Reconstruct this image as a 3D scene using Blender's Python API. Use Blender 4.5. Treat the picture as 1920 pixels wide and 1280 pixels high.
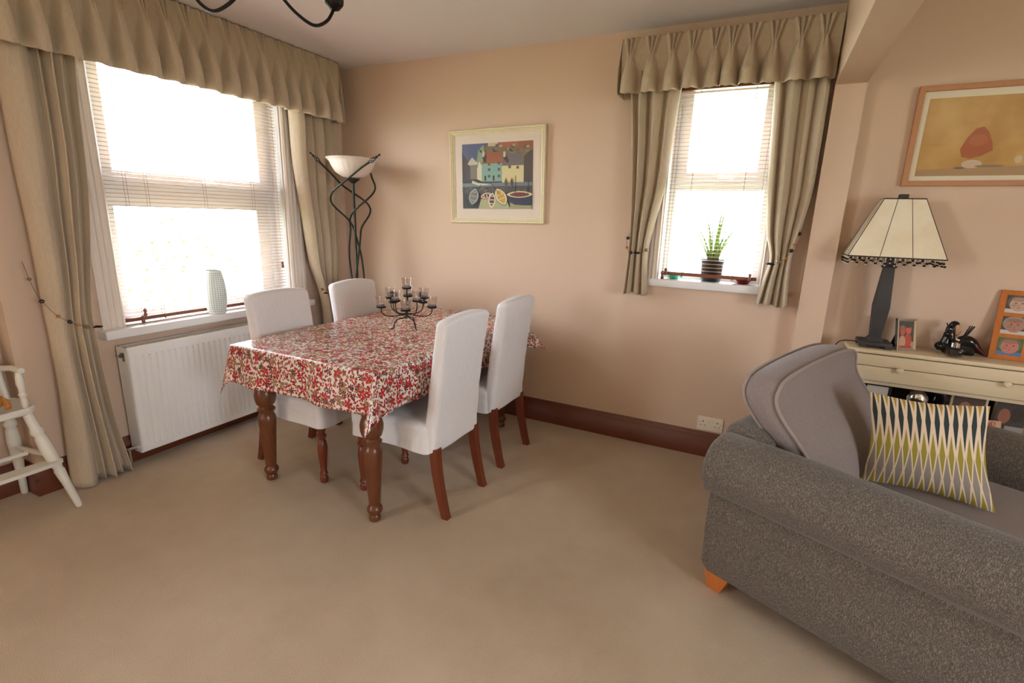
import bpy, math, random
from mathutils import Vector, Matrix
PI = math.pi
rnd = random.Random(7)
for o in list(bpy.data.objects): bpy.data.objects.remove(o)
S = bpy.context.scene
COL = S.collection

# ------------------------------------------------------------ camera, world, lights, exposure
cam_d = bpy.data.cameras.new('camera'); cam = bpy.data.objects.new('camera', cam_d); COL.objects.link(cam)
cam_d.sensor_width = 36; cam_d.lens = 940.6655 / 1920 * 36
Rm = ((0.894560821277527, 0.1320853910304497, -0.42698288784400856),
      (0.4459490434696059, -0.1999977331782359, 0.8724278522331291),
      (0.029839364333369426, -0.9708523864109827, -0.23781349023190448))
cam.matrix_world = Matrix(((Rm[0][0], -Rm[0][1], -Rm[0][2], 2.9951),
                           (Rm[1][0], -Rm[1][1], -Rm[1][2], -3.0656),
                           (Rm[2][0], -Rm[2][1], -Rm[2][2], 1.37215), (0, 0, 0, 1)))
cam_d.clip_start = 0.03
S.camera = cam
W = bpy.data.worlds.new('sky'); S.world = W; W.use_nodes = True
wn = W.node_tree; bg = wn.nodes['Background']
tc = wn.nodes.new('ShaderNodeTexCoord'); sx = wn.nodes.new('ShaderNodeSeparateXYZ')
rmp = wn.nodes.new('ShaderNodeValToRGB')
wn.links.new(tc.outputs['Generated'], sx.inputs[0]); wn.links.new(sx.outputs['Z'], rmp.inputs[0])
rmp.color_ramp.elements[0].position = 0.0; rmp.color_ramp.elements[0].color = (0.55, 0.61, 0.66, 1)
rmp.color_ramp.elements[1].position = 0.5; rmp.color_ramp.elements[1].color = (0.80, 0.89, 1.0, 1)
wn.links.new(rmp.outputs[0], bg.inputs[0])
mul = wn.nodes.new('ShaderNodeMath'); mul.operation = 'MULTIPLY_ADD'; mul.inputs[1].default_value = -5.0; mul.inputs[2].default_value = 27.0   # cloud brighter on the left side
wn.links.new(sx.outputs['X'], mul.inputs[0]); wn.links.new(mul.outputs[0], bg.inputs[1]); bg.inputs[1].default_value = 26.0
def area(name, loc, rot, sx_, sy_, power, col, portal=False):
    l = bpy.data.lights.new(name, 'AREA'); l.shape = 'RECTANGLE'; l.size = sx_; l.size_y = sy_
    l.energy = power; l.color = col
    if portal: l.cycles.is_portal = True
    o = bpy.data.objects.new(name, l); COL.objects.link(o); o.location = loc; o.rotation_euler = rot
    return o
# daylight coming in through the openings (area lamp looks along its -Z)
area('portal_left', (-0.24, -1.15, 1.45), (0, -PI / 2, 0), 1.6, 1.2, 1, (1, 1, 1), True)
area('portal_back', (2.715, 0.24, 1.6), (-PI / 2, 0, 0), 0.62, 1.15, 1, (1, 1, 1), True)
area('portal_left_front', (-0.36, -5.3, 1.45), (0, -PI / 2, 0), 1.3, 1.4, 1, (1, 1, 1), True)
area('portal_right', (6.72, -3.6, 1.5), (0, PI / 2, 0), 1.2, 1.6, 1, (1, 1, 1), True)
S.view_settings.view_transform = 'Standard'; S.view_settings.look = 'None'
S.view_settings.gamma = 1; S.view_settings.use_curve_mapping = False
S.view_settings.exposure = 0.15

# ------------------------------------------------------------ helpers
def lin(c):
    r = []
    for v in c[:3]:
        v = v / 255.0; r.append(v / 12.92 if v <= 0.04045 else ((v + 0.055) / 1.055) ** 2.4)
    return (r[0], r[1], r[2], 1.0)
class NT:
    def __init__(s, name):
        s.m = bpy.data.materials.new(name); s.m.use_nodes = True; s.t = s.m.node_tree
        s.b = s.t.nodes['Principled BSDF']; s.out = s.t.nodes['Material Output']
    def n(s, typ, **kw):
        x = s.t.nodes.new('ShaderNode' + typ)
        for k, v in kw.items(): setattr(x, k, v)
        return x
    def l(s, a, b): s.t.links.new(a, b)
    def math(s, op, a, b=None, c=None):
        x = s.n('Math', operation=op)
        for i, v in enumerate((a, b, c)):
            if v is None: continue
            if isinstance(v, (int, float)): x.inputs[i].default_value = v
            else: s.l(v, x.inputs[i])
        return x.outputs[0]
    def mix(s, fac, a, b):
        x = s.n('Mix', data_type='RGBA')
        for i, v in ((0, fac), (6, a), (7, b)):
            if isinstance(v, (int, float)): x.inputs[i].default_value = v
            elif isinstance(v, tuple): x.inputs[i].default_value = v
            else: s.l(v, x.inputs[i])
        return x.outputs[2]
    def ramp(s, fac, stops):
        x = s.n('ValToRGB'); e = x.color_ramp.elements
        while len(e) < len(stops): e.new(0.5)
        for i, (p, c) in enumerate(stops): e[i].position = p; e[i].color = c
        s.l(fac, x.inputs[0]); return x.outputs[0]
    def noise(s, scale, detail=3, vec=None, out=0, rough=0.5):
        x = s.n('TexNoise'); x.inputs['Scale'].default_value = scale; x.inputs['Detail'].default_value = detail
        x.inputs['Roughness'].default_value = rough
        if vec is not None: s.l(vec, x.inputs['Vector'])
        return x.outputs[out]
    def obj(s): return s.n('TexCoord').outputs['Object']
    def mapping(s, vec, scale=(1, 1, 1), rot=(0, 0, 0), loc=(0, 0, 0)):
        x = s.n('Mapping'); x.inputs['Scale'].default_value = scale; x.inputs['Rotation'].default_value = rot
        x.inputs['Location'].default_value = loc
        s.l(vec, x.inputs['Vector']); return x.outputs[0]
    def bump(s, h, strength=0.3, dist=0.002):
        x = s.n('Bump'); x.inputs['Strength'].default_value = strength; x.inputs['Distance'].default_value = dist
        s.l(h, x.inputs['Height']); s.l(x.outputs[0], s.b.inputs['Normal'])
def simple(name, col, rough=0.5, metal=0.0, var=0.06, vs=6.0, bump=0.0, bs=60.0, spec=None, sub=0, coat=0):
    k = NT(name); c = lin(col); b = k.b
    if var:
        f = k.noise(vs, 3, k.obj())
        k.l(k.mix(f, tuple(x * (1 - var) for x in c[:3]) + (1,), tuple(min(1, x * (1 + var)) for x in c[:3]) + (1,)), b.inputs['Base Color'])
    else: b.inputs['Base Color'].default_value = c
    b.inputs['Roughness'].default_value = rough; b.inputs['Metallic'].default_value = metal
    if spec is not None: b.inputs['Specular IOR Level'].default_value = spec
    if coat: b.inputs['Coat Weight'].default_value = coat; b.inputs['Coat Roughness'].default_value = 0.1
    if bump: k.bump(k.noise(bs, 4, k.obj()), bump, 0.003)
    return k.m
def woodm(name, c1, c2, rough=0.35, scale=(1, 1, 1), spec=0.5, knots=False):
    k = NT(name); v = k.mapping(k.obj(), scale)
    w = k.n('TexWave', wave_type='BANDS', bands_direction='DIAGONAL'); k.l(v, w.inputs['Vector'])
    w.inputs['Scale'].default_value = 6; w.inputs['Distortion'].default_value = 6; w.inputs['Detail'].default_value = 3
    f = k.math('ADD', k.math('MULTIPLY', w.outputs['Fac'], 0.12), k.math('MULTIPLY', k.noise(12, 4, v), 0.85))
    c = k.mix(f, lin(c1), lin(c2))
    if knots:
        vo = k.n('TexVoronoi'); vo.inputs['Scale'].default_value = 3.2; k.l(k.mapping(k.obj(), (1, 1, 1.6)), vo.inputs['Vector'])
        kn = k.ramp(vo.outputs['Distance'], [(0.03, (1, 1, 1, 1)), (0.09, (0, 0, 0, 1))])
        c = k.mix(k.math('MULTIPLY', kn, 0.7), c, lin((52, 20, 8)))
    k.l(c, k.b.inputs['Base Color']); k.b.inputs['Roughness'].default_value = rough
    k.b.inputs['Specular IOR Level'].default_value = spec
    return k.m
def paneglass(name, tint=(1, 1, 1, 1), refl=0.08):
    k = NT(name); tr = k.n('BsdfTransparent'); gl = k.n('BsdfGlossy'); mx = k.n('MixShader'); geo = k.n('NewGeometry'); dt = k.n('VectorMath', operation='DOT_PRODUCT'); k.l(geo.outputs['Incoming'], dt.inputs[0]); k.l(geo.outputs['Normal'], dt.inputs[1])
    sch = k.math('ADD', refl * 0.4, k.math('MULTIPLY', 0.6, k.math('POWER', k.math('SUBTRACT', 1.0, k.math('ABSOLUTE', dt.outputs['Value'])), 5.0)))
    tr.inputs[0].default_value = tint; gl.inputs['Roughness'].default_value = 0.02
    k.l(sch, mx.inputs[0]); k.l(tr.outputs[0], mx.inputs[1]); k.l(gl.outputs[0], mx.inputs[2]); k.l(mx.outputs[0], k.out.inputs[0])
    return k.m
def clothm(name, c1, c2, weave=900, rough=0.9, bump=0.25, trans=0.0, slub=0.5):
    k = NT(name); o = k.obj()
    a = k.noise(1.0, 3, k.mapping(o, (weave * 0.25, weave * 0.25, weave * 0.05)))
    b_ = k.noise(1.0, 2, k.mapping(o, (weave, weave, weave)))
    f = k.math('ADD', k.math('MULTIPLY', a, slub), k.math('MULTIPLY', b_, 1 - slub))
    f2 = k.ramp(f, [(0.3, (0, 0, 0, 1)), (0.7, (1, 1, 1, 1))])
    k.l(k.mix(f2, lin(c1), lin(c2)), k.b.inputs['Base Color'])
    k.b.inputs['Roughness'].default_value = rough; k.b.inputs['Sheen Weight'].default_value = 0.15
    k.b.inputs['Specular IOR Level'].default_value = 0.2
    k.bump(f, bump, 0.001)
    if trans:
        t = k.n('BsdfTranslucent'); t.inputs[0].default_value = lin(c2); mx = k.n('MixShader'); mx.inputs[0].default_value = trans
        k.l(k.b.outputs[0], mx.inputs[1]); k.l(t.outputs[0], mx.inputs[2]); k.l(mx.outputs[0], k.out.inputs[0])
    return k.m
M = {}
M['wall'] = simple('peach_wall_paint', (217, 188, 164), 0.75, var=0.02, vs=1.5, bump=0.12, bs=220, spec=0.25)
M['ceil'] = simple('ceiling_paint', (234, 226, 226), 0.85, var=0.02, vs=1.0, bump=0.1, bs=150, spec=0.2)
def carpet():
    k = NT('beige_carpet'); o = k.obj()
    big = k.noise(1.7, 3, o); fine = k.noise(260, 3, o); mid = k.noise(9, 3, o)
    f = k.math('ADD', k.math('MULTIPLY', big, 0.5), k.math('ADD', k.math('MULTIPLY', mid, 0.2), k.math('MULTIPLY', fine, 0.3)))
    k.l(k.ramp(f, [(0.3, lin((178, 155, 130))), (0.7, lin((204, 182, 158)))]), k.b.inputs['Base Color'])
    k.b.inputs['Roughness'].default_value = 0.95; k.b.inputs['Sheen Weight'].default_value = 0.2
    k.b.inputs['Specular IOR Level'].default_value = 0.1
    k.bump(fine, 0.6, 0.004); return k.m
M['carpet'] = carpet()
M['skirt'] = woodm('stained_pine_skirting', (82, 38, 20), (122, 60, 32), 0.38, (0.6, 0.6, 9), knots=True)
M['wood'] = woodm('table_oak', (84, 44, 24), (124, 72, 42), 0.28, (5, 5, 0.6))
M['redwood'] = woodm('chair_leg_wood', (96, 42, 24), (128, 62, 36), 0.3, (5, 5, 0.6))
M['honey'] = woodm('honey_wood', (186, 100, 42), (212, 128, 64), 0.35, (5, 5, 0.8))
M['beech'] = woodm('beech_frame_wood', (178, 120, 82), (198, 142, 102), 0.45, (6, 6, 6))
M['orangewood'] = woodm('orange_pine_frame', (176, 92, 30), (206, 122, 48), 0.4, (4, 4, 1))
M['blindwood'] = simple('blind_wood', (128, 72, 46), 0.4, var=0.1, vs=20)
M['slat'] = simple('blind_slat_wood', (196, 168, 146), 0.35, var=0.05, vs=20)
M['cord'] = simple('blind_cord', (120, 84, 66), 0.8, var=0)
M['upvc'] = simple('white_window_frame', (236, 236, 236), 0.35, var=0)
M['gloss'] = simple('white_gloss_paint', (234, 230, 228), 0.3, var=0.015, vs=3)
M['architrave'] = simple('architrave_paint', (232, 218, 204), 0.4, var=0.02, vs=3)
M['radiator'] = simple('radiator_enamel', (236, 232, 228), 0.3, var=0.01, vs=2)
M['dark'] = simple('dark_void', (40, 36, 34), 0.8, var=0)
M['chrome'] = simple('chrome', (225, 225, 228), 0.1, 1.0, var=0)
M['brass'] = simple('aged_brass', (150, 140, 110), 0.3, 1.0, var=0)
M['linen'] = clothm('beige_linen', (190, 170, 144), (212, 192, 166), 700, 0.9, 0.3, trans=0.06)
M['lining'] = clothm('cream_lining', (222, 208, 186), (232, 220, 200), 500, 0.9, 0.1, trans=0.3)
M['cover'] = clothm('white_cotton', (224, 218, 218), (236, 232, 234), 500, 0.85, 0.15)
M['piping'] = simple('sofa_piping', (160, 144, 136), 0.9, var=0.05)
M['iron'] = simple('black_iron', (34, 33, 33), 0.45, 0.6, var=0.1)
M['verdi'] = simple('dark_green_iron', (46, 50, 44), 0.45, 0.5, var=0.15, vs=30)
M['alab'] = simple('frosted_glass_bowl', (240, 226, 214), 0.35, var=0.04, vs=14)
M['hcwhite'] = simple('highchair_paint', (226, 220, 208), 0.42, var=0.03, vs=12)
M['cream'] = simple('cream_painted_wood', (226, 204, 168), 0.35, var=0.02, vs=4)
M['socket'] = simple('socket_plastic', (236, 224, 204), 0.3, var=0)
M['slate'] = simple('slate_lamp_metal', (62, 58, 56), 0.55, 0.2, var=0.35, vs=18, bump=0.3, bs=40)
M['black'] = simple('black_lacquer', (14, 12, 13), 0.12, var=0)
M['blackmatt'] = simple('black_matt', (14, 13, 13), 0.7, var=0)
M['bead'] = simple('dark_bead', (42, 24, 18), 0.15, var=0.2, vs=80)
M['amber'] = simple('amber_bead', (168, 104, 40), 0.15, var=0.2, vs=80)
M['olive'] = simple('olive_bead', (128, 110, 60), 0.15, var=0.2, vs=80)
M['clearbead'] = simple('pale_bead', (214, 206, 180), 0.1, var=0)
M['wax'] = simple('tealight_wax', (214, 206, 204), 0.5, var=0)
M['foil'] = simple('tealight_cup', (170, 168, 170), 0.3, 0.9, var=0)
M['glass'] = paneglass('clear_pane')
M['smoke'] = paneglass('votive_glass', (0.95, 0.93, 0.92, 1))
M['pframe'] = simple('cream_limed_frame', (224, 208, 170), 0.45, var=0.09, vs=45)
M['mount'] = simple('mount_board', (232, 214, 198), 0.8, var=0.01)
M['mountlight'] = simple('ivory_mount_board', (236, 222, 196), 0.8, var=0.01)
M['silver'] = simple('silver_frame', (222, 216, 210), 0.16, 0.9, var=0)
M['terracotta'] = simple('red_glazed_dish', (120, 26, 22), 0.2, var=0.1)
M['pot'] = simple('dark_glazed_pot', (44, 40, 38), 0.3, var=0.2, vs=30)
M['leaf'] = simple('green_leaf', (132, 160, 70), 0.5, var=0.3, vs=20)
M['shrub'] = simple('shrub_leaf', (92, 132, 66), 0.6, var=0.3, vs=8)
M['teal'] = simple('teal_ceramic', (64, 168, 138), 0.3, var=0.1, vs=30)
M['vasehole'] = simple('vase_hole_shade', (84, 96, 92), 0.2, var=0.1)  # painted shade for the insides of the vase holes
M['vase'] = simple('mint_white_lattice', (232, 240, 235), 0.3, var=0.05, vs=20)
M['fur'] = simple('ginger_fur', (196, 132, 62), 0.95, var=0.25, vs=60, bump=1.0, bs=150)
M['crochet'] = clothm('white_crochet', (206, 196, 182), (234, 226, 214), 220, 0.95, 0.8)
M['skin'] = simple('painted_face', (226, 176, 136), 0.25, var=0)
M['lawn'] = simple('lawn', (150, 160, 120), 0.9, var=0.2, vs=2)
M['oxblood'] = simple('oxblood_glaze', (92, 14, 24), 0.15, var=0.1)
M['reed'] = simple('black_reed', (20, 16, 15), 0.8, var=0)
M['oil'] = simple('dark_diffuser_oil', (24, 22, 20), 0.1, var=0)
M['white'] = simple('matt_white', (230, 224, 216), 0.6, var=0)

def sofam():
    k = NT('grey_tweed'); o = k.obj()
    a = k.noise(1, 2, k.mapping(o, (620, 130, 130))); b_ = k.noise(1, 2, k.mapping(o, (560, 560, 560))); c = k.noise(60, 3, o)
    f = k.math('ADD', k.math('MULTIPLY', a, 0.5), k.math('MULTIPLY', b_, 0.5))
    col = k.ramp(f, [(0.32, lin((66, 59, 53))), (0.51, lin((98, 89, 81))), (0.66, lin((164, 151, 139)))])
    k.l(k.mix(k.math('MULTIPLY', c, 0.25), col, lin((118, 106, 98))), k.b.inputs['Base Color'])
    k.b.inputs['Roughness'].default_value = 0.95; k.b.inputs['Sheen Weight'].default_value = 0.2; k.b.inputs['Specular IOR Level'].default_value = 0.15
    k.bump(f, 0.6, 0.002); return k.m
M['tweed'] = sofam()
M['chenille'] = clothm('mauve_grey_chenille', (128, 114, 110), (156, 142, 138), 900, 0.9, 0.3, slub=0.4)

# ---- printed oilcloth: red, tan and maroon flowers and leaves
def oilcloth():
    k = NT('floral_oilcloth'); uv = k.n('TexCoord').outputs['UV']
    base = k.mix(k.noise(30, 2, uv), lin((228, 216, 206)), lin((236, 226, 216)))
    def cell(scale, off, rand=0.85):
        v = k.mapping(uv, (scale, scale, scale), loc=(off, off * 0.7, 0))
        vo = k.n('TexVoronoi', voronoi_dimensions='2D'); k.l(v, vo.inputs['Vector']); vo.inputs['Scale'].default_value = 1.0
        vo.inputs['Randomness'].default_value = rand
        d = k.n('VectorMath', operation='SUBTRACT'); k.l(v, d.inputs[0]); k.l(vo.outputs['Position'], d.inputs[1])
        sp = k.n('SeparateXYZ'); k.l(d.outputs[0], sp.inputs[0])
        cs = k.n('SeparateColor'); k.l(vo.outputs['Color'], cs.inputs[0])
        return sp.outputs[0], sp.outputs[1], cs.outputs[0], cs.outputs[1]
    def leaf(scale, off, a, b, keep=1.0):
        x, y, r, g = cell(scale, off); ang = k.math('MULTIPLY', r, 6.283)
        c = k.math('COSINE', ang); s_ = k.math('SINE', ang)
        X = k.math('ADD', k.math('MULTIPLY', x, c), k.math('MULTIPLY', y, s_))
        Y = k.math('SUBTRACT', k.math('MULTIPLY', y, c), k.math('MULTIPLY', x, s_))
        q = k.math('ADD', k.math('POWER', k.math('DIVIDE', X, a), 2.0), k.math('DIVIDE', k.math('ABSOLUTE', Y), b))
        f = k.math('LESS_THAN', q, 1.0)
        if keep < 1: f = k.math('MULTIPLY', f, k.math('LESS_THAN', g, keep))
        return f
    def flower(scale, off, R_, petals, keep):
        x, y, r, g = cell(scale, off, 0.7); th = k.math('ADD', k.math('ARCTAN2', y, x), k.math('MULTIPLY', r, 6.283))
        rr = k.math('SQRT', k.math('ADD', k.math('MULTIPLY', x, x), k.math('MULTIPLY', y, y)))
        p = k.math('ABSOLUTE', k.math('COSINE', k.math('MULTIPLY', th, petals / 2)))
        lim = k.math('MULTIPLY', k.math('ADD', k.math('MULTIPLY', p, 0.78), 0.16), R_)
        f = k.math('MULTIPLY', k.math('LESS_THAN', rr, lim), k.math('GREATER_THAN', rr, R_ * 0.14))
        return k.math('MULTIPLY', f, k.math('LESS_THAN', g, keep))
    c = base
    red = lin((182, 26, 34)); tan = lin((158, 122, 88)); mar = lin((92, 20, 32))
    c = k.mix(leaf(40, 3.1, 0.42, 0.22), c, red)
    c = k.mix(leaf(52, 8.7, 0.40, 0.20, 0.7), c, red)
    c = k.mix(leaf(44, 15.3, 0.40, 0.26, 0.6), c, tan)
    c = k.mix(leaf(60, 27.9, 0.36, 0.18, 0.4), c, mar)
    c = k.mix(flower(17, 4.4, 0.44, 5, 0.30), c, tan)
    c = k.mix(flower(18, 31.2, 0.44, 5, 0.42), c, red)
    c = k.mix(flower(24, 11.8, 0.40, 6, 0.25), c, mar)
    k.l(c, k.b.inputs['Base Color']); k.b.inputs['Roughness'].default_value = 0.24
    k.b.inputs['Specular IOR Level'].default_value = 0.75
    k.bump(k.noise(7, 3, uv), 0.2, 0.008); return k.m
M['oilcloth'] = oilcloth()
def cushionm():
    k = NT('diamond_print'); uv = k.n('TexCoord').outputs['UV']; sp = k.n('SeparateXYZ'); k.l(uv, sp.inputs[0])
    u, v = sp.outputs[0], sp.outputs[1]; N = 13.0
    def row(vc, h, off, wmax, pw=1.0):
        fu = k.math('ABSOLUTE', k.math('SUBTRACT', k.math('FRACT', k.math('ADD', k.math('MULTIPLY', u, N), off)), 0.5))
        t = k.math('MAXIMUM', k.math('SUBTRACT', 1.0, k.math('DIVIDE', k.math('ABSOLUTE', k.math('SUBTRACT', v, vc)), h)), 0.0)
        return k.math('LESS_THAN', fu, k.math('MULTIPLY', t, wmax))
    c = lin((230, 204, 176))
    c = k.mix(row(1.03, 0.15, 0.5, 0.26), c, lin((176, 144, 58)))
    c = k.mix(row(0.21, 0.27, 0.0, 0.38), c, lin((150, 138, 126)))
    c = k.mix(row(-0.03, 0.19, 0.5, 0.34), c, lin((160, 140, 44)))
    c = k.mix(row(0.46, 0.225, 0.5, 0.33), c, lin((156, 140, 52)))
    c = k.mix(row(0.80, 0.27, 0.0, 0.31), c, lin((48, 58, 58)))
    k.l(c, k.b.inputs['Base Color']); k.b.inputs['Roughness'].default_value = 0.9
    k.bump(k.noise(500, 2, uv), 0.2, 0.001); return k.m
M['diamond'] = cushionm()
def vcol(name, rough=0.5):
    k = NT(name); a = k.n('VertexColor'); a.layer_name = 'Col'
    n = k.noise(90, 3, k.obj())
    k.l(k.mix(k.math('MULTIPLY', n, 0.16), a.outputs[0], (0.25, 0.2, 0.15, 1)), k.b.inputs['Base Color'])
    k.b.inputs['Roughness'].default_value = rough; return k.m
M['print'] = vcol('printed_paper', 0.55)
def parchment():
    k = NT('mottled_ivory_glass'); o = k.obj()
    k.l(k.ramp(k.noise(8, 3, o), [(0.3, lin((228, 208, 174))), (0.65, lin((240, 226, 200)))]), k.b.inputs['Base Color'])
    k.b.inputs['Roughness'].default_value = 0.3; return k.m
M['shade'] = parchment()
def ochrewash():
    k = NT('ochre_wash_print'); o = k.obj()
    f = k.noise(6, 4, o)
    k.l(k.ramp(f, [(0.3, lin((182, 132, 66))), (0.5, lin((200, 156, 88))), (0.7, lin((216, 176, 110)))]), k.b.inputs['Base Color'])
    k.b.inputs['Roughness'].default_value = 0.6; return k.m
M['ochre'] = ochrewash()

class MB:
    def __init__(s): s.v = []; s.f = []; s.uv = None; s.mi = []; s.fc = []
    def add(s, v, f, mi=0, col=None):
        n = len(s.v); s.v += [tuple(p) for p in v]; s.f += [tuple(i + n for i in q) for q in f]
        s.mi += [mi] * len(f); s.fc += [col] * len(f)
        return s
    def box(s, x0, x1, y0, y1, z0, z1, mi=0, bev=0.0, xf=None):
        x0, x1 = min(x0, x1), max(x0, x1); y0, y1 = min(y0, y1), max(y0, y1); z0, z1 = min(z0, z1), max(z0, z1)
        if bev > 0: 
            v, f = rbox((x1 - x0) / 2, (y1 - y0) / 2, (z1 - z0) / 2, min(bev, (x1 - x0) / 2, (y1 - y0) / 2, (z1 - z0) / 2), 1, 2)
            c = ((x0 + x1) / 2, (y0 + y1) / 2, (z0 + z1) / 2); v = [(p[0] + c[0], p[1] + c[1], p[2] + c[2]) for p in v]
        else:
            v = [(x, y, z) for x in (x0, x1) for y in (y0, y1) for z in (z0, z1)]
            f = [(0, 1, 3, 2), (4, 6, 7, 5), (0, 4, 5, 1), (2, 3, 7, 6), (0, 2, 6, 4), (1, 5, 7, 3)]
        if xf: v = [xf(p) for p in v]
        return s.add(v, f, mi)
    def lathe(s, prof, c=(0, 0, 0), seg=24, mi=0, cap=True, xf=None, ripple=None):
        v = []; n = len(prof)
        for (r, z) in prof:
            for i in range(seg):
                a = 2 * PI * i / seg; rr = r * (1 + (ripple(a, z) if ripple else 0))
                v.append((c[0] + rr * math.cos(a), c[1] + rr * math.sin(a), c[2] + z))
        f = [(j * seg + i, j * seg + (i + 1) % seg, (j + 1) * seg + (i + 1) % seg, (j + 1) * seg + i) for j in range(n - 1) for i in range(seg)]
        if cap:
            if prof[0][0] > 1e-5: f.append(tuple(reversed(range(seg))))
            if prof[-1][0] > 1e-5: f.append(tuple((n - 1) * seg + i for i in range(seg)))
        if xf: v = [xf(p) for p in v]
        return s.add(v, f, mi)
    def tube(s, pts, r, seg=8, mi=0, closed=False):
        pts = [Vector(p) for p in pts]; n = len(pts)
        rr = r if isinstance(r, (list, tuple)) else [r] * n
        v = []; up = None
        for i in range(n):
            if closed: t = pts[(i + 1) % n] - pts[i - 1]
            else: t = pts[min(i + 1, n - 1)] - pts[max(i - 1, 0)]
            if t.length < 1e-9: t = Vector((0, 0, 1))
            t.normalize()
            if up is None:
                up = Vector((0, 0, 1)) if abs(t.z) < 0.9 else Vector((1, 0, 0))
            a = up - t * up.dot(t)
            if a.length < 1e-6: a = Vector((1, 0, 0)) - t * t.x
            a.normalize(); b = t.cross(a); up = a
            for k in range(seg):
                q = 2 * PI * k / seg; v.append(tuple(pts[i] + (a * math.cos(q) + b * math.sin(q)) * rr[i]))
        m = n if closed else n - 1
        f = [(i * seg + k, i * seg + (k + 1) % seg, ((i + 1) % n) * seg + (k + 1) % seg, ((i + 1) % n) * seg + k) for i in range(m) for k in range(seg)]
        if not closed: f += [tuple(reversed(range(seg))), tuple((n - 1) * seg + k for k in range(seg))]
        return s.add(v, f, mi)
    def sphere(s, c, r, seg=12, rings=8, sc=(1, 1, 1), mi=0):
        prof = [(max(1e-6, math.sin(PI * j / rings)), -math.cos(PI * j / rings)) for j in range(rings + 1)]
        return s.lathe(prof, (0, 0, 0), seg, mi, False, lambda p: (c[0] + p[0] * r * sc[0], c[1] + p[1] * r * sc[1], c[2] + p[2] * r * sc[2]))
    def grid(s, fn, nu, nv, mi=0, thick=0, uvfn=None):
        v = [fn(i / nu, j / nv) for j in range(nv + 1) for i in range(nu + 1)]
        f = [(j * (nu + 1) + i, j * (nu + 1) + i + 1, (j + 1) * (nu + 1) + i + 1, (j + 1) * (nu + 1) + i) for j in range(nv) for i in range(nu)]
        return s.add(v, f, mi)
    def prism(s, poly, fn0, fn1, mi=0):
        n = len(poly); v = [fn0(p) for p in poly] + [fn1(p) for p in poly]
        f = [tuple(range(n)), tuple(reversed(range(n, 2 * n)))] + [(i, i + n, (i + 1) % n + n, (i + 1) % n) for i in range(n)]
        return s.add(v, f, mi)
    def build(s, name, mats, parent=None, smooth=True, ang=35, uvs=None, solid=0):
        me = bpy.data.meshes.new(name); me.from_pydata(s.v, [], s.f); me.update()
        if not isinstance(mats, (list, tuple)): mats = [mats]
        for m in mats: me.materials.append(m)
        if len(mats) > 1:
            for i, p in enumerate(me.polygons): p.material_index = s.mi[i]
        if uvs:
            L = me.uv_layers.new(name='UVMap')
            for lp in me.loops: L.data[lp.index].uv = uvs[lp.vertex_index]
        if any(c is not None for c in s.fc):
            ca = me.color_attributes.new('Col', 'FLOAT_COLOR', 'CORNER')
            for i, p in enumerate(me.polygons):
                for li in p.loop_indices: ca.data[li].color = s.fc[i] or (1, 1, 1, 1)
        if smooth:
            for p in me.polygons: p.use_smooth = True
            me.set_sharp_from_angle(angle=math.radians(ang))
        o = bpy.data.objects.new(name, me); COL.objects.link(o)
        if parent is not None: o.parent = parent
        if solid:
            md = o.modifiers.new('thickness', 'SOLIDIFY'); md.thickness = solid; md.offset = 0
        return o
def rbox(hx, hy, hz, r, n=4, k=3):
    """rounded box surface: n interior cuts, k cuts in each rounded rim"""
    def co(h):
        a = [-h + r * (1 - math.cos(PI / 2 * i / k)) if r > 0 else -h for i in range(k)]
        a = [-h + r * i / k for i in range(k)]
        b = [(-h + r) + (2 * (h - r)) * i / n for i in range(n + 1)] if h > r + 1e-6 else [0.0]
        return a + b + [-q for q in reversed(a)]
    X, Y, Z = co(hx), co(hy), co(hz); idx = {}; V = []; F = []
    def vid(p):
        key = (round(p[0], 6), round(p[1], 6), round(p[2], 6))
        if key not in idx:
            q = [max(-(h - r), min(h - r, c)) for c, h in zip(p, (hx, hy, hz))]
            d = [p[i] - q[i] for i in range(3)]
            # spread the angle evenly
            L = math.sqrt(sum(c * c for c in d))
            idx[key] = len(V); V.append(tuple(q[i] + d[i] / L * r for i in range(3)) if L > 1e-9 and r > 0 else tuple(p))
        return idx[key]
    for A, B, fn in ((X, Y, lambda a, b, s: (a, b, s * hz)), (Y, Z, lambda a, b, s: (s * hx, a, b)), (Z, X, lambda a, b, s: (b, s * hy, a))):
        for sg in (-1, 1):
            for i in range(len(A) - 1):
                for j in range(len(B) - 1):
                    q = [vid(fn(A[i], B[j], sg)), vid(fn(A[i + 1], B[j], sg)), vid(fn(A[i + 1], B[j + 1], sg)), vid(fn(A[i], B[j + 1], sg))]
                    F.append(tuple(q if sg > 0 else reversed(q)))
    return V, F
def thing(name, label, cat, loc=(0, 0, 0), rz=0, group=None):
    o = bpy.data.objects.new(name, None); COL.objects.link(o); o.location = loc; o.rotation_euler = (0, 0, rz)
    o.empty_display_size = 0.05; return tag(o, label, cat, group)
def tag(o, label=None, cat=None, group=None, kind=None):
    if label: o['label'] = label
    if cat: o['category'] = cat
    if group: o['group'] = group
    if kind: o['kind'] = kind
    return o
def struct(o): o['kind'] = 'structure'; return o
def sempty(name):
    o = bpy.data.objects.new(name, None); COL.objects.link(o); return struct(o)
def lab(o, s): o['label'] = s; return o
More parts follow.
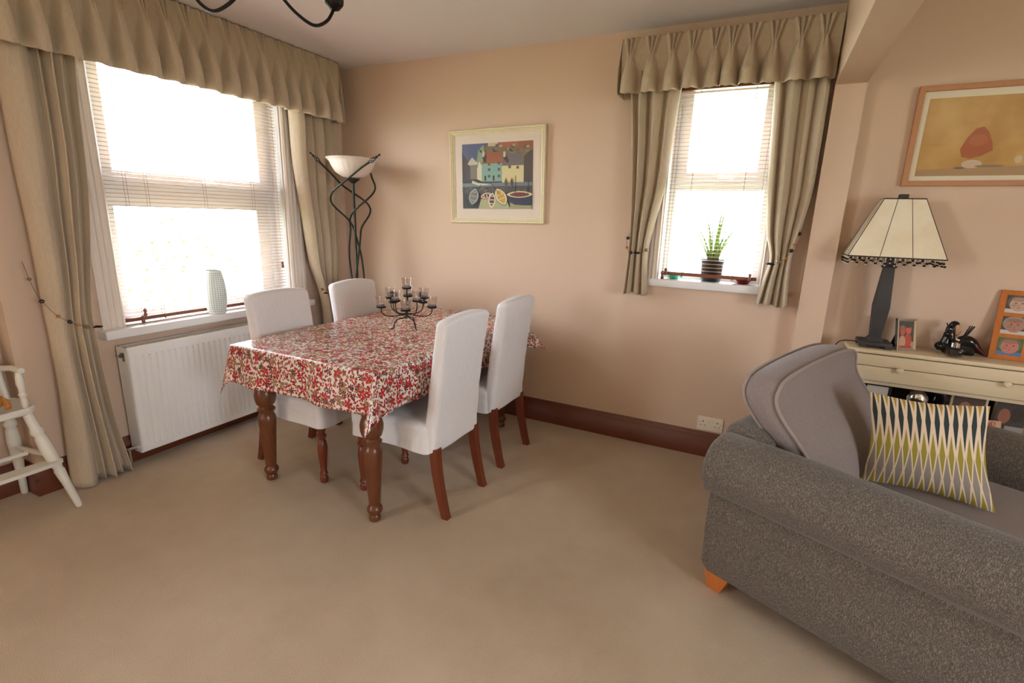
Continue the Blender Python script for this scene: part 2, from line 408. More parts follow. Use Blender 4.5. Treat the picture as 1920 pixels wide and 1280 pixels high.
def smooth_path(pts, n=8, closed=False):
    P = [Vector(p) for p in pts]; out = []; m = len(P)
    rng = range(m) if closed else range(m - 1)
    for i in rng:
        p0 = P[(i - 1) % m] if closed or i > 0 else P[0] * 2 - P[1]
        p1 = P[i]; p2 = P[(i + 1) % m]
        p3 = P[(i + 2) % m] if closed or i + 2 < m else P[-1] * 2 - P[-2]
        for k in range(n):
            t = k / n
            out.append(0.5 * ((2 * p1) + (p2 - p0) * t + (2 * p0 - 5 * p1 + 4 * p2 - p3) * t * t + (3 * p1 - p0 - 3 * p2 + p3) * t ** 3))
    if not closed: out.append(P[-1])
    return out
def interp(tab, t):
    """smooth curve through (t, value) knots, tangents limited so it does not overshoot"""
    if t <= tab[0][0]: return tab[0][1]
    if t >= tab[-1][0]: return tab[-1][1]
    n = len(tab); sl = [(tab[i + 1][1] - tab[i][1]) / (tab[i + 1][0] - tab[i][0]) for i in range(n - 1)]
    if n == 2: return tab[0][1] + sl[0] * (t - tab[0][0])
    def tan(i):
        if i == 0: return sl[0]
        if i == n - 1: return sl[-1]
        a, b = sl[i - 1], sl[i]
        return 0.0 if a * b <= 0 else 2 * a * b / (a + b)
    for i in range(n - 1):
        if t <= tab[i + 1][0]:
            h = tab[i + 1][0] - tab[i][0]; k = (t - tab[i][0]) / h; k2, k3 = k * k, k * k * k
            return (2 * k3 - 3 * k2 + 1) * tab[i][1] + (k3 - 2 * k2 + k) * h * tan(i) + (3 * k2 - 2 * k3) * tab[i + 1][1] + (k3 - k2) * h * tan(i + 1)
def dup(root, loc=None, rz=None, label=None):
    r = root.copy(); COL.objects.link(r)
    if loc is not None: r.location = loc
    if rz is not None: r.rotation_euler = (0, 0, rz)
    if label: r['label'] = label
    for ch in list(root.children):
        c = ch.copy(); COL.objects.link(c); c.parent = r
        for g in list(ch.children):
            d = g.copy(); COL.objects.link(d); d.parent = c
    return r

# ------------------------------------------------------------ room shell
H = 2.4; XR = 6.7; YR = -6.2; RX = -0.125; RY = -2.1
W1 = (-1.64, -0.565, 0.755, 2.25)   # left window opening y0,y1,z0,z1
W2 = (2.445, 2.99, 1.053, 2.16)     # back window opening x0,x1,z0,z1
m = MB(); m.box(-0.4, XR + .2, YR - .2, 0.3, -0.12, 0.0); struct(m.build('floor', M['carpet'], smooth=False))
m = MB(); m.box(-0.4, XR + .2, YR - .2, 0.3, H, H + 0.12); struct(m.build('ceiling', M['ceil'], smooth=False))
m = MB()   # back wall with window opening
m.box(-0.3, W2[0], 0, 0.25, 0, H); m.box(W2[1], XR, 0, 0.25, 0, H); m.box(W2[0], W2[1], 0, 0.25, 0, W2[2] - .045); m.box(W2[0], W2[1], 0, 0.25, W2[3], H)
struct(m.build('wall_back', M['wall'], smooth=False))
m = MB()   # left wall: window bay front face and the set-back part with its own opening nearer the camera
m.box(-0.25, 0, RY, W1[0], 0, H); m.box(-0.25, 0, W1[1], 0, 0, H); m.box(-0.25, 0, W1[0], W1[1], 0, W1[2] - .045); m.box(-0.25, 0, W1[0], W1[1], W1[3], H)
m.box(-0.4, RX, -4.6, RY, 0, H); m.box(-0.4, RX, YR, -6.0, 0, H); m.box(-0.4, RX, -6.0, -4.6, 0, 0.8); m.box(-0.4, RX, -6.0, -4.6, 2.15, H)
struct(m.build('wall_left', M['wall'], smooth=False))
m = MB(); m.box(-0.4, XR + .2, YR - .2, YR, 0, H)
struct(m.build('wall_front', M['wall'], smooth=False))
m = MB(); m.box(XR, XR + .2, YR, -4.4, 0, H); m.box(XR, XR + .2, -2.8, 0.2, 0, H); m.box(XR, XR + .2, -4.4, -2.8, 0, 0.9); m.box(XR, XR + .2, -4.4, -2.8, 2.1, H)
struct(m.build('wall_right', M['wall'], smooth=False))
m = MB(); m.box(3.19, 3.317, -0.08, 0.0, 0, 2.03); struct(m.build('wall_pier', M['wall'], smooth=False))
m = MB(); m.box(3.19, 3.317, YR, 0.0, 2.03, H); struct(m.build('trim_1', M['ceil'] if False else M['wall'], smooth=False))
def skirting(name, p0, p1, nrm):
    # profile: (out, z)
    pr = [(0, 0), (0.02, 0), (0.02, 0.112), (0.016, 0.118), (0.016, 0.124), (0.013, 0.134), (0.007, 0.146), (0.005, 0.155), (0, 0.155)]
    a, b, nn = Vector(p0), Vector(p1), Vector(nrm); mm = MB()
    mm.prism(pr, lambda q: tuple(a + nn * q[0] + Vector((0, 0, q[1]))), lambda q: tuple(b + nn * q[0] + Vector((0, 0, q[1]))))
    return struct(mm.build(name, M['skirt'], ang=50))
skirting('baseboard_back', (0.02, 0, 0), (3.19, 0, 0), (0, -1, 0))
skirting('baseboard_pier', (3.17, -0.08, 0), (3.337, -0.08, 0), (0, -1, 0))
skirting('baseboard_back_right', (3.317, 0, 0), (XR, 0, 0), (0, -1, 0))
skirting('baseboard_left', (0, RY - .02, 0), (0, 0, 0), (1, 0, 0))
skirting('baseboard_return', (RX, RY, 0), (0.0, RY, 0), (0, -1, 0))
skirting('baseboard_left_recess', (RX, YR, 0), (RX, RY, 0), (1, 0, 0))
skirting('baseboard_right', (XR, YR, 0), (XR, 0, 0), (-1, 0, 0))
# outside
m = MB(); m.box(-30, 30, -30, 30, -0.5, -0.4); struct(m.build('lawn_outside', M['lawn'], smooth=False))

# ------------------------------------------------------------ windows
def fluted(mm, a0, a1, z0, z1, place, depth=0.022, nf=3):
    """moulded architrave strip, a0..a1 across, place(a, out, z)"""
    w = a1 - a0; pr = [(0, 0), (0.0, depth * .7)]
    for i in range(nf):
        u0 = 0.12 + 0.76 * i / nf; u1 = 0.12 + 0.76 * (i + 1) / nf
        pr += [(w * u0, depth), (w * (u0 + (u1 - u0) * .35), depth), (w * (u0 + (u1 - u0) * .5), depth * .72), (w * (u0 + (u1 - u0) * .8), depth * .72)]
    pr += [(w * 0.9, depth), (w, depth * .6), (w, 0)]
    mm.prism(pr, lambda q: place(a0 + q[0], q[1], z0), lambda q: place(a0 + q[0], q[1], z1))
L1 = lambda a, o, z: (o, a, z)            # left wall: along y, out +x
L2 = lambda a, o, z: (a, -o, z)           # back wall: along x, out -y
def fbox(mm, place, a0, a1, o0, o1, z0, z1, bev=0.0):
    p, q = place(a0, o0, z0), place(a1, o1, z1); mm.box(p[0], q[0], p[1], q[1], p[2], q[2], bev=bev)
# window 1
w1 = sempty('window_1')
m = MB(); a0, a1, z0, z1 = W1
def sashbox(mm, place, a0, a1, o0, o1, z0, z1, l, r_, b, t_, mid=None):
    fbox(mm, place, a0, a0 + l, o0, o1, z0, z1); fbox(mm, place, a1 - r_, a1, o0, o1, z0, z1)
    for q0, q1 in ((z0, z0 + b), (z1 - t_, z1)) + ((mid,) if mid else ()): fbox(mm, place, a0 + l, a1 - r_, o0 + .001, o1 - .0015, q0, q1)
sashbox(m, L1, a0, a1, -.20, -.10, z0, z1, .04, .05, .03, .05, (1.42, 1.50)); m.build('window_frame', M['upvc'], w1, smooth=False)
m = MB(); sashbox(m, L1, a0 + .041, a1 - .051, -.18, -.085, 1.501, z1 - .051, .055, .065, .055, .05); m.build('sash', M['upvc'], w1, smooth=False)
m = MB(); sashbox(m, L1, a0 + .041, a1 - .051, -.175, -.108, z0 + .031, 1.419, .045, .09, .035, .045); m.build('lower_sash', M['upvc'], w1, smooth=False)
m = MB(); fbox(m, L1, a0 + .09, a1 - .11, -.145, -.139, 1.55, z1 - .10); m.build('pane', M['glass'], w1, smooth=False)
m = MB(); fbox(m, L1, a0 + .08, a1 - .14, -.145, -.139, z0 + .06, 1.38); m.build('pane', M['glass'], w1, smooth=False)
m = MB(); fbox(m, L1, -1.08, -1.05, -.085, -.06, 1.515, 1.535, .004); m.tube([(-.06, -1.065, 1.525), (-.045, -1.065, 1.525), (-.045, -.98, 1.52)], .006); lab(m.build('window_handle', M['white'], w1), 'white casement handle')
m = MB(); fbox(m, L1, -1.765, -0.43, -0.02, 0.082, W1[2] - .045, W1[2], .006); fbox(m, L1, W1[0], W1[1], -0.11, 0.0, W1[2] - .04, W1[2]); m.build('window_sill', M['gloss'], w1)
m = MB(); fluted(m, -1.745, -1.638, W1[2], 2.25, L1); fluted(m, -0.437, -0.56, W1[2], 2.25, L1); fluted2 = MB()
m.build('architrave', M['architrave'], w1, ang=25)
m = MB(); fbox(m, L1, W1[1] - .004, W1[1], -.10, 0, W1[2], W1[3]); fbox(m, L1, W1[0], W1[0] + .004, -.10, 0, W1[2], W1[3]); m.build('reveal', M['gloss'], w1, smooth=False)
# window 2
w2 = sempty('window_2'); m = MB(); a0, a1, z0, z1 = W2
sashbox(m, L2, a0, a1, -.20, -.10, z0, z1, .04, .04, .035, .04, (1.56, 1.605)); m.build('window_frame', M['upvc'], w2, smooth=False)
m = MB(); sashbox(m, L2, a0 + .041, a1 - .041, -.18, -.085, 1.606, z1 - .041, .048, .048, .048, .048); m.build('sash', M['upvc'], w2, smooth=False)
m = MB(); fbox(m, L2, a0 + .085, a1 - .085, -.145, -.139, 1.65, z1 - .085); m.build('pane', M['glass'], w2, smooth=False)
m = MB(); fbox(m, L2, a0 + .035, a1 - .035, -.145, -.139, z0 + .03, 1.565); m.build('pane', M['glass'], w2, smooth=False)
m = MB(); fbox(m, L2, 2.70, 2.74, -.085, -.06, 1.62, 1.64, .004); m.tube([(2.72, .06, 1.63), (2.72, .045, 1.63), (2.79, .045, 1.627)], .007); lab(m.build('window_handle', M['chrome'], w2), 'metal casement handle')
m = MB(); fbox(m, L2, 2.375, 3.065, -0.02, 0.03, W2[2] - .045, W2[2], .006); fbox(m, L2, W2[0], W2[1], -.11, 0, W2[2] - .04, W2[2]); m.build('window_sill', M['gloss'], w2)
m = MB(); fluted(m, 2.385, 2.443, W2[2], 2.12, L2, nf=2); fluted(m, 3.05, 2.992, W2[2], 2.12, L2, nf=2); m.build('architrave', M['architrave'], w2, ang=25)
m = MB(); fbox(m, L2, W2[1] - .004, W2[1], -.10, 0, W2[2], W2[3]); fbox(m, L2, W2[0], W2[0] + .004, -.10, 0, W2[2], W2[3]); m.build('reveal', M['gloss'], w2, smooth=False)

# ------------------------------------------------------------ venetian blinds
def blind(label, place, a0, a1, out, zb, zt, pitch, cords, tilt=0.0, seg=0):
    t = thing('venetian_blind', label, 'blind', place((a0 + a1) / 2, out, zb))
    Pn = lambda a, o, z: tuple(Vector(place(a, o, z)) - t.location)
    def bx(mm, *a, **k): 
        p, q = Pn(a[0], a[2], a[4]), Pn(a[1], a[3], a[5]); mm.box(p[0], q[0], p[1], q[1], p[2], q[2], **k)
    mm = MB(); bx(mm, a0, a1, out - .02, out + .02, zt - .04, zt); mm.build('headrail', M['blindwood'], t)
    mm = MB(); z = zb + 0.035; w = 0.009
    while z < zt - .045:
        v = [];
        for (o, dz) in ((-w, -0.0008 - tilt), (0, 0.0012), (w, -0.0008 + tilt)):
            for th in (-0.0007, 0.0007):
                for a in (a0, a1): v.append(Pn(a, out + o, z + dz + th))
        mm.add(v, [(0, 1, 5, 4), (4, 5, 9, 8), (2, 6, 7, 3), (6, 10, 11, 7), (0, 2, 3, 1), (8, 9, 11, 10), (0, 4, 6, 2), (4, 8, 10, 6), (1, 3, 7, 5), (5, 7, 11, 9)])
        z += pitch
    mm.build('slats', M['slat'], t, ang=60)
    mm = MB(); bx(mm, a0, a1, out - .013, out + .013, zb, zb + .02, bev=.004); mm.build('bottom_rail', M['blindwood'], t)
    for c in cords:
        mm = MB()
        for o in (-.013, .013): mm.tube([Pn(c, out + o, zb + .01), Pn(c, out + o, zt - .02)], .0008, 4)
        mm.build('ladder_cord', M['cord'], t)
        mm = MB(); mm.tube([Pn(c, out + .014, zb - .006), Pn(c, out + .014, zb + .022)], .004, 8); mm.build('cord_button', M['blindwood'], t)
    return t, Pn
def tassel(t, Pn, a, o, z, zt):
    mm = MB(); mm.tube([Pn(a, o, z + .03), Pn(a, o, zt)], .0008, 4); mm.build('pull_cord', M['cord'], t)
    mm = MB(); c = Pn(a, o, z); mm.lathe([(.003, .034), (.008, .03), (.009, .02), (.005, .014), (.009, .006), (.009, -.004), (.004, -.008)][::-1], c, 12); mm.build('cord_tassel', M['blindwood'], t)
b1, P1 = blind('wood venetian blind with slats open in the large left window', L1, -1.632, -0.578, -0.03, 0.768, 2.22, 0.0205, (-1.42, -1.1, -0.78))
tassel(b1, P1, -1.545, 0.0, 0.765, 2.0); tassel(b1, P1, -1.53, 0.0, 0.80, 2.0); tassel(b1, P1, -0.62, 0.0, 1.0, 2.0)
b2, P2 = blind('wood venetian blind with slats open in the small window on the back wall', L2, 2.462, 2.975, -0.005, 1.078, 2.11, 0.0205, (2.58, 2.85))
tassel(b2, P2, 2.475, 0.02, 1.06, 2.0); tassel(b2, P2, 2.492, 0.02, 1.085, 2.0); tassel(b2, P2, 2.94, 0.02, 1.085, 2.0)

# ------------------------------------------------------------ curtains and pelmets
def curtain(label, place, zt, zb, left, right, out, amp, folds, seed, w0=1.0, rows=70, mat=None):
    r = random.Random(seed); ph = [r.uniform(-.5, .5) for _ in range(folds + 2)]
    t = thing('curtain', label, 'curtain', place((interp(left, zb) + interp(right, zb)) / 2, interp(out, zb), zb), group='lined linen curtains')
    ncol = folds * 20
    zs = lambda v: zb + (zt - zb) * v
    wts = [0.6 + r.random() * 0.9 for _ in range(folds)]; wts[0] *= w0; tot = sum(wts); cum = [0]
    for w_ in wts: cum.append(cum[-1] + w_ / tot)
    def fold(u):
        for i in range(folds):
            if u <= cum[i + 1] + 1e-9:
                x = (u - cum[i]) / (cum[i + 1] - cum[i]); return (0.35 * abs(math.sin(PI * x)) + 0.65 * (1 - abs(2 * x - 1) ** (4 if i else 7))) * (0.78 + 0.22 * math.sin(i * 2.3 + seed)), i, x
        return 0, folds - 1, 1
    def fn(u, v):
        z = zs(v); L_, R_ = interp(left, z), interp(right, z)
        fv, i, x = fold(u); a = L_ + (R_ - L_) * u + 0.25 * (R_ - L_) / folds * math.sin(2 * PI * x + ph[i]) * 0.6
        o = interp(out, z) + interp(amp, z) * (fv - 0.4) + 0.006 * math.sin(9 * z + 5 * u + seed)
        zz = z + (0.008 * math.sin(7 * u + seed) if v < 0.01 else 0)
        return tuple(Vector(place(a, max(o, 0.004), zz)) - t.location)
    m = MB(); m.grid(fn, ncol, rows); m.build('curtain_panel', mat or M['linen'], t, ang=180, solid=0.003)
    return t
def valance(label, place, s0, s1, zt, zb, pleats, zp, out0, seed, endret=None):
    t = thing('pelmet', label, 'pelmet', place((s0 + s1) / 2, out0, zt))
    ps = sorted(pleats); edges = [s0] + [(a + b) / 2 for a, b in zip(ps, ps[1:])] + [s1]
    cols = []
    for i, p in enumerate(ps):
        e0, e1 = edges[i], edges[i + 1]; cols += [(e0 + (e1 - e0) * k / 44, p, i) for k in range(44 if i < len(ps) - 1 else 45)]
    tp = (zt - zp) / (zt - zb); r = random.Random(seed); var = [r.uniform(.8, 1.15) for _ in ps]; sk = [r.uniform(-.5, .5) for _ in ps]
    nr = 40
    def off(s, p, i, v):
        x = s - p
        if v < tp:
            k = v / tp; spread = 0.030 * (1 - 0.75 * k ** 0.8); d = 0
            for q in (-1, 0, 1): d = max(d, math.exp(-((x - q * spread) / (0.0065 + .002 * (1 - k))) ** 2))
            return d * (0.020 + .016 * k) - 0.004 * math.exp(-(x / .02) ** 2)
        k = (v - tp) / (1 - tp); w = 0.011 + 0.024 * min(1, k * 1.7) ** 0.75
        d = math.exp(-(abs(x - sk[i] * .012 * k) / w) ** 4.5)
        crease = 0.010 * math.exp(-(x / .005) ** 2) * max(0, 1 - k * 3)
        return d * (0.030 + 0.050 * min(1, k * 1.5) ** .8) * var[i] - crease + 0.010 * k * math.cos(2 * PI * x / 0.11) - .018 * min(1, k * 2)
    V = []
    for j in range(nr + 1):
        v = j / nr
        for (s, p, i) in cols:
            o = out0 + off(s, p, i, v) + 0.025 * v
            V.append(tuple(Vector(place(s, o, zt + (zb - zt) * v - (0.010 * math.cos(2 * PI * (s - p) / 0.11) if j == nr else 0))) - t.location))
    n = len(cols); F = [(j * n + i, j * n + i + 1, (j + 1) * n + i + 1, (j + 1) * n + i) for j in range(nr) for i in range(n - 1)]
    m = MB(); m.add(V, F)
    for (s, wv) in endret or ():
        bs = len(m.v); m.grid(lambda u, v: tuple(Vector(place(s + 0.01 * math.sin(v * 3) * (1 if s > s0 + .01 else -1), 0.004 + (out0 + .025 * v + wv * v) * (1 - u) - 0.0, zt + (zb - zt) * v)) - t.location), 10, 20)
    m.build('pleated_fabric', M['linen'], t, ang=180, solid=0.004)
    m = MB(); p, q = Vector(place(s0 + .01, 0, zt - .03)) - t.location, Vector(place(s1 - .01, out0 - .004, zt - .012)) - t.location
    m.box(p.x, q.x, p.y, q.y, p.z, q.z); m.build('pelmet_board', M['gloss'], t, smooth=False)
    return t
curtain('full-length beige linen curtain tied back at left of the large window', L1, 2.08, 0.012,
        [(0, -2.005), (0.75, -1.985), (1.1, -1.985), (2.08, -1.985)], [(0, -1.752), (0.4, -1.795), (0.8, -1.812), (1.2, -1.765), (1.6, -1.728), (2.08, -1.70)],
        [(0, 0.10), (0.8, 0.095), (2.08, 0.085)], [(0, 0.10), (0.7, 0.07), (0.8, 0.055), (1.1, 0.08), (2.08, 0.09)], 5, 3, w0=2.3)
curtain('beige linen curtain in the corner behind the uplighter, right of the large window', L1, 2.08, 0.012,
        [(0, -0.34), (0.62, -0.35), (0.82, -0.375), (1.0, -0.43), (1.3, -0.477), (1.6, -0.507), (2.08, -0.53)], [(0, -0.12), (0.8, -0.19), (1.2, -0.13), (2.08, -0.10)],
        [(0, 0.09), (0.8, 0.085), (2.08, 0.085)], [(0, 0.08), (0.8, 0.06), (2.08, 0.085)], 5, 8, w0=1.6)
curtain('short beige linen curtain tied back at left of the small back window', L2, 2.16, 0.958,
        [(0.95, 2.262), (1.2, 2.272), (1.5, 2.262), (2.1, 2.205)], [(0.95, 2.400), (1.2, 2.386), (1.34, 2.402), (1.6, 2.445), (2.1, 2.478)],
        [(0.95, 0.075), (2.1, 0.075)], [(0.95, 0.08), (1.2, 0.06), (1.5, 0.08), (2.1, 0.085)], 4, 5)
curtain('short beige linen curtain tied back at right of the small back window, beside the pier', L2, 2.16, 0.962,
        [(0.96, 2.985), (1.1, 3.008), (1.2, 3.024), (1.34, 2.992), (1.6, 2.962), (2.1, 2.928)], [(0.96, 3.140), (1.2, 3.125), (1.35, 3.15), (1.6, 3.178), (2.1, 3.178)],
        [(0.95, 0.075), (2.1, 0.075)], [(0.96, 0.08), (1.2, 0.06), (1.5, 0.08), (2.1, 0.085)], 4, 12)
pl1 = [-1.975, -1.865, -1.755, -1.645, -1.536, -1.427, -1.325, -1.221, -1.114, -0.993, -0.886, -0.774, -0.662, -0.563, -0.454, -0.346, -0.233]
valance('long pinch-pleated beige pelmet over the large left window', L1, -2.04, -0.145, 2.396, 2.0, pl1, 2.275, 0.13, 4, endret=((-2.04, 0), (-0.145, .02)))
pl2 = [2.215, 2.325, 2.434, 2.533, 2.639, 2.719, 2.808, 2.907, 3.017, 3.114]
valance('short pinch-pleated beige pelmet over the small back window', L2, 2.165, 3.182, 2.325, 2.045, pl2, 2.228, 0.115, 9, endret=((2.165, .02),))
def tieback(label, place, pts, hook, n):
    t = thing('beaded_tieback', label, 'tieback', place(*pts[0])); P = [Vector(place(*p)) - t.location for p in pts]
    sp = smooth_path(P, 8); m = MB(); m.tube([tuple(p) for p in sp], 0.0012, 5); m.build('cord', M['cord'], t)
    mats = ['olive', 'amber', 'bead', 'amber', 'bead', 'olive', 'bead']; L = len(sp) - 1
    for i in range(n):
        p = sp[int(L * (i + 0.5) / n)]; m = MB(); r = 0.0105 if i % 2 == 0 else 0.008
        m.sphere(p, r, 10, 8, (1.1, 1.0, 0.9)); m.build('bead', M[mats[i % 7]], t)
    m = MB(); h = Vector(place(*hook)) - t.location; d = (Vector(place(hook[0] + .02, hook[1], hook[2])) - Vector(place(*hook)))
    m.tube([tuple(h - d), tuple(h - d * .4 + Vector((0, 0, .003))), tuple(h + d * .5), tuple(h + d)], [.003, .006, .006, .002], 8); lab(m.build('holdback_clip', M['iron'], t), 'dark metal clip')
tieback('beaded cord tieback round the full-length curtain left of the large window', L1, [(-1.86, .165, .808), (-1.895, .168, .822), (-1.935, .165, .848), (-1.975, .15, .885), (-2.01, .10, .975), (-2.015, .03, 1.12)], (-1.825, .155, .803), 6)
tieback('beaded cord tieback on the corner curtain behind the far left chair', L1, [(-0.44, .15, .84), (-0.40, .15, .825), (-0.33, .14, .82), (-0.24, .11, .86)], (-0.39, .155, .80), 3)
tieback('beaded cord tieback round the left curtain of the small back window', L2, [(2.40, .10, 1.23), (2.375, .135, 1.212), (2.33, .145, 1.203), (2.29, .14, 1.21), (2.272, .11, 1.255), (2.27, .06, 1.31)], (2.345, .15, 1.202), 5)
tieback('beaded cord tieback round the right curtain of the small back window', L2, [(3.05, .145, 1.193), (3.09, .145, 1.213), (3.115, .13, 1.256), (3.13, .11, 1.30), (3.15, .05, 1.385)], (3.03, .15, 1.184), 5)

# ------------------------------------------------------------ radiator
t = thing('radiator', 'white panel radiator under the large left window', 'radiator', (0, -1.1, 0.08)); X0, X1, Y0, Y1, Z0, Z1 = 0.03, 0.1315, -1.707, -0.52, 0.081, 0.665
def rl(x, y, z): return (x, y + 1.1, z - 0.08)
m = MB(); pitch = 0.0325; ny = int((Y1 - Y0) / pitch); cols = []
m.box(X1 - .012, X1 - .007, Y0 + 1.1, Y1 + 1.1, Z0 - .08, Z1 - .08)
ys = []
for i in range(ny):
    y = Y0 + 0.03 + i * pitch
    ys += [(y, 0), (y + .004, 1), (y + .0085, 1), (y + .0125, 0)]
ys = [(Y0, 0), (Y0 + .012, 0)] + [q for q in ys if q[0] < Y1 - .02] + [(Y1 - .012, 0), (Y1, 0)]
zs = [(Z0, 0, .007), (Z0 + .004, 0, .0), (Z0 + .035, 0, 0), (Z0 + .045, 1, 0), (Z1 - .06, 1, 0), (Z1 - .05, 0, 0), (Z1 - .004, 0, 0), (Z1, 0, .007)]
V = [rl(X1 - .006 * g * e - bk, y, z) for (z, g, bk) in zs for (y, e) in ys]; n = len(ys)
m.add(V, [(j * n + i, j * n + i + 1, (j + 1) * n + i + 1, (j + 1) * n + i) for j in range(len(zs) - 1) for i in range(n - 1)])
m.build('front_panel', M['radiator'], t, ang=30)
m = MB(); m.box(X0, X0 + .012, Y0 + 1.1, Y1 + 1.1, 0, Z1 - Z0 - .005); m.build('rear_panel', M['radiator'], t, smooth=False)
m = MB(); ya, yb = Y0 - .002 + 1.1, Y0 + .004 + 1.1; HH = Z1 - Z0; cs = [(X0, 0), (X1 - .008, 0), (X1 - .008, HH), (X0, HH)]
ho = [(X0 + .030, HH - .028), (X1 - .036, HH - .028), (X1 - .036, HH - .075), (X0 + .030, HH - .075)]
oo = [(X0, 0), (X1 - .008, 0), (X1 - .008, HH), (X0, HH)]; ii = [ho[3], ho[2], ho[1], ho[0]]
V = [(x, ya, z) for x, z in oo + ii] + [(x, yb, z) for x, z in oo + ii]
m.add(V, [(k, (k + 1) % 4, 4 + (k + 1) % 4, 4 + k) for k in range(4)] + [(8 + k, 12 + k, 12 + (k + 1) % 4, 8 + (k + 1) % 4) for k in range(4)] + [(k, 8 + k, 8 + (k + 1) % 4, (k + 1) % 4) for k in range(4)] + [(4 + k, 4 + (k + 1) % 4, 12 + (k + 1) % 4, 12 + k) for k in range(4)])
m.build('side_panel', M['radiator'], t, smooth=False)
m = MB(); m.box(X0, X1 - .004, Y1 - .004 + 1.1, Y1 + .002 + 1.1, 0, Z1 - Z0); m.build('side_panel', M['radiator'], t, smooth=False)
m = MB(); y = Y0 + .02; m.box(X0, X0 + .018, Y0 + 1.1, Y1 + 1.1, Z1 - Z0 - .006, Z1 - Z0); m.box(X1 - .022, X1 - .004, Y0 + 1.1, Y1 + 1.1, Z1 - Z0 - .006, Z1 - Z0)
while y < Y1 - .02: m.box(X0 + .01, X1 - .014, y + 1.1, y + 1.106, Z1 - Z0 - .006, Z1 - Z0 - .001); y += .0125
m.build('top_grille', M['radiator'], t, smooth=False)
m = MB(); m.tube([rl(.08, Y0 + .01, Z1 - .045), rl(.08, Y0 - .012, Z1 - .045)], .011, 12); m.tube([rl(.08, Y0 - .012, Z1 - .045), rl(.08, Y0 - .02, Z1 - .045)], .007, 8); m.build('bleed_valve', M['brass'], t)
m = MB(); m.tube([rl(.08, Y0 + .02, .105), rl(.08, Y0 - .02, .105)], .012, 12); m.tube([rl(.08, Y0 - .015, .105), rl(.08, Y0 - .05, .105)], .009, 12); m.tube([rl(.08, Y0 - .04, .115), rl(.08, Y0 - .04, .0)], .0075, 12); m.build('pipe_valve', M['chrome'], t)

# ------------------------------------------------------------ things on the left sill
def lattice_vase():
    t = thing('lattice_vase', 'tall pale green pierced vase on the sill of the large left window', 'vase', (0.036, -1.148, 0.7555))
    prof = [(0.044, 0), (0.052, 0.03), (0.058, 0.08), (0.060, 0.13), (0.057, 0.18), (0.049, 0.23), (0.042, 0.262)]
    nr, ns = 66, 84; m = MB(); V = []; F = []
    for j in range(nr + 1):
        z = 0.262 * j / nr; r = interp(prof_z, z)
        for i in range(ns): a = 2 * PI * i / ns; V.append((r * math.cos(a), r * math.sin(a), z))
    for j in range(nr):
        for i in range(ns):
            F.append((j * ns + i, j * ns + (i + 1) % ns, (j + 1) * ns + (i + 1) % ns, (j + 1) * ns + i))
    m.add(V, F); m.add([(0.044 * math.cos(2 * PI * i / 24), 0.044 * math.sin(2 * PI * i / 24), 0.002) for i in range(24)], [tuple(range(24))])
    o = m.build('vase_body', [M['vase'], M['vasehole']], t, ang=60, solid=0.003)
    for k, pl in enumerate(o.data.polygons):
        j, i = divmod(k, ns)
        if j < nr - 2 and j > 2 and j % 3 == 1 and i % 3 == 1: pl.material_index = 1  # holes are not cut: their dark insides are put in as colour
prof_z = [(0, 0.044), (0.03, 0.052), (0.08, 0.058), (0.13, 0.060), (0.18, 0.057), (0.23, 0.049), (0.262, 0.042)]
lattice_vase()
# ------------------------------------------------------------ back sill
t = thing('potted_plant', 'spiky green plant in a dark pot on the small back windowsill', 'plant', (2.735, 0.058, 1.0535))
m = MB(); m.lathe([(.050, 0), (.056, .01), (.062, .105), (.066, .115), (.066, .128), (.059, .128), (.056, .11), (0.001, .11)], (0, 0, 0), 24, xf=lambda p: (p[0], p[1] * .64, p[2])); m.build('pot', M['pot'], t)
m = MB(); r = random.Random(3)
for i in range(34):
    a = r.uniform(0, 2 * PI); L_ = r.uniform(.16, .36); lean = r.uniform(.15, .8); w_ = .0055; P = []
    for k in range(7):
        q = k / 6; rad = .02 + L_ * lean * q ** 1.3; zz = .11 + L_ * (q - .25 * lean * q * q)
        yy = rad * math.sin(a) * .18
        P.append((rad * math.cos(a), yy, zz))
    v = []
    for k, p in enumerate(P): ww = w_ * (1 - (k / 6) ** 2) + .0005; v += [(p[0] - ww * math.sin(a) - ww * .4, p[1] + ww * math.cos(a) * .5, p[2]), (p[0] + ww * math.sin(a) + ww * .4, p[1] - ww * math.cos(a) * .5, p[2] + .001)]
    m.add(v, [(2 * k, 2 * k + 1, 2 * k + 3, 2 * k + 2) for k in range(6)])
m.build('leaves', M['leaf'], t, ang=180, solid=.001)
t = thing('dish', 'shallow red glazed dish at right end of the small back windowsill', 'dish', (2.905, 0.055, 1.0535))
m = MB(); m.lathe([(.030, 0), (.034, .006), (.056, .026), (.060, .034), (.056, .034), (.032, .012), (0.001, .010)], (0, 0, 0), 28); m.build('bowl', M['terracotta'], t)
t = thing('tea_light_holder', 'small teal ceramic tea light holder at left end of the small back windowsill', 'candle holder', (2.53, 0.055, 1.0535))
m = MB(); m.lathe([(.022, 0), (.036, .010), (.040, .022), (.038, .028), (.026, .024), (0.001, .018)], (0, 0, 0), 20); m.build('dish', M['teal'], t)
m = MB(); m.tube([(-.03, 0, .024), (-.012, 0, .034), (.012, 0, .034), (.03, 0, .024)], .004, 8); m.build('scroll', M['amber'], t)

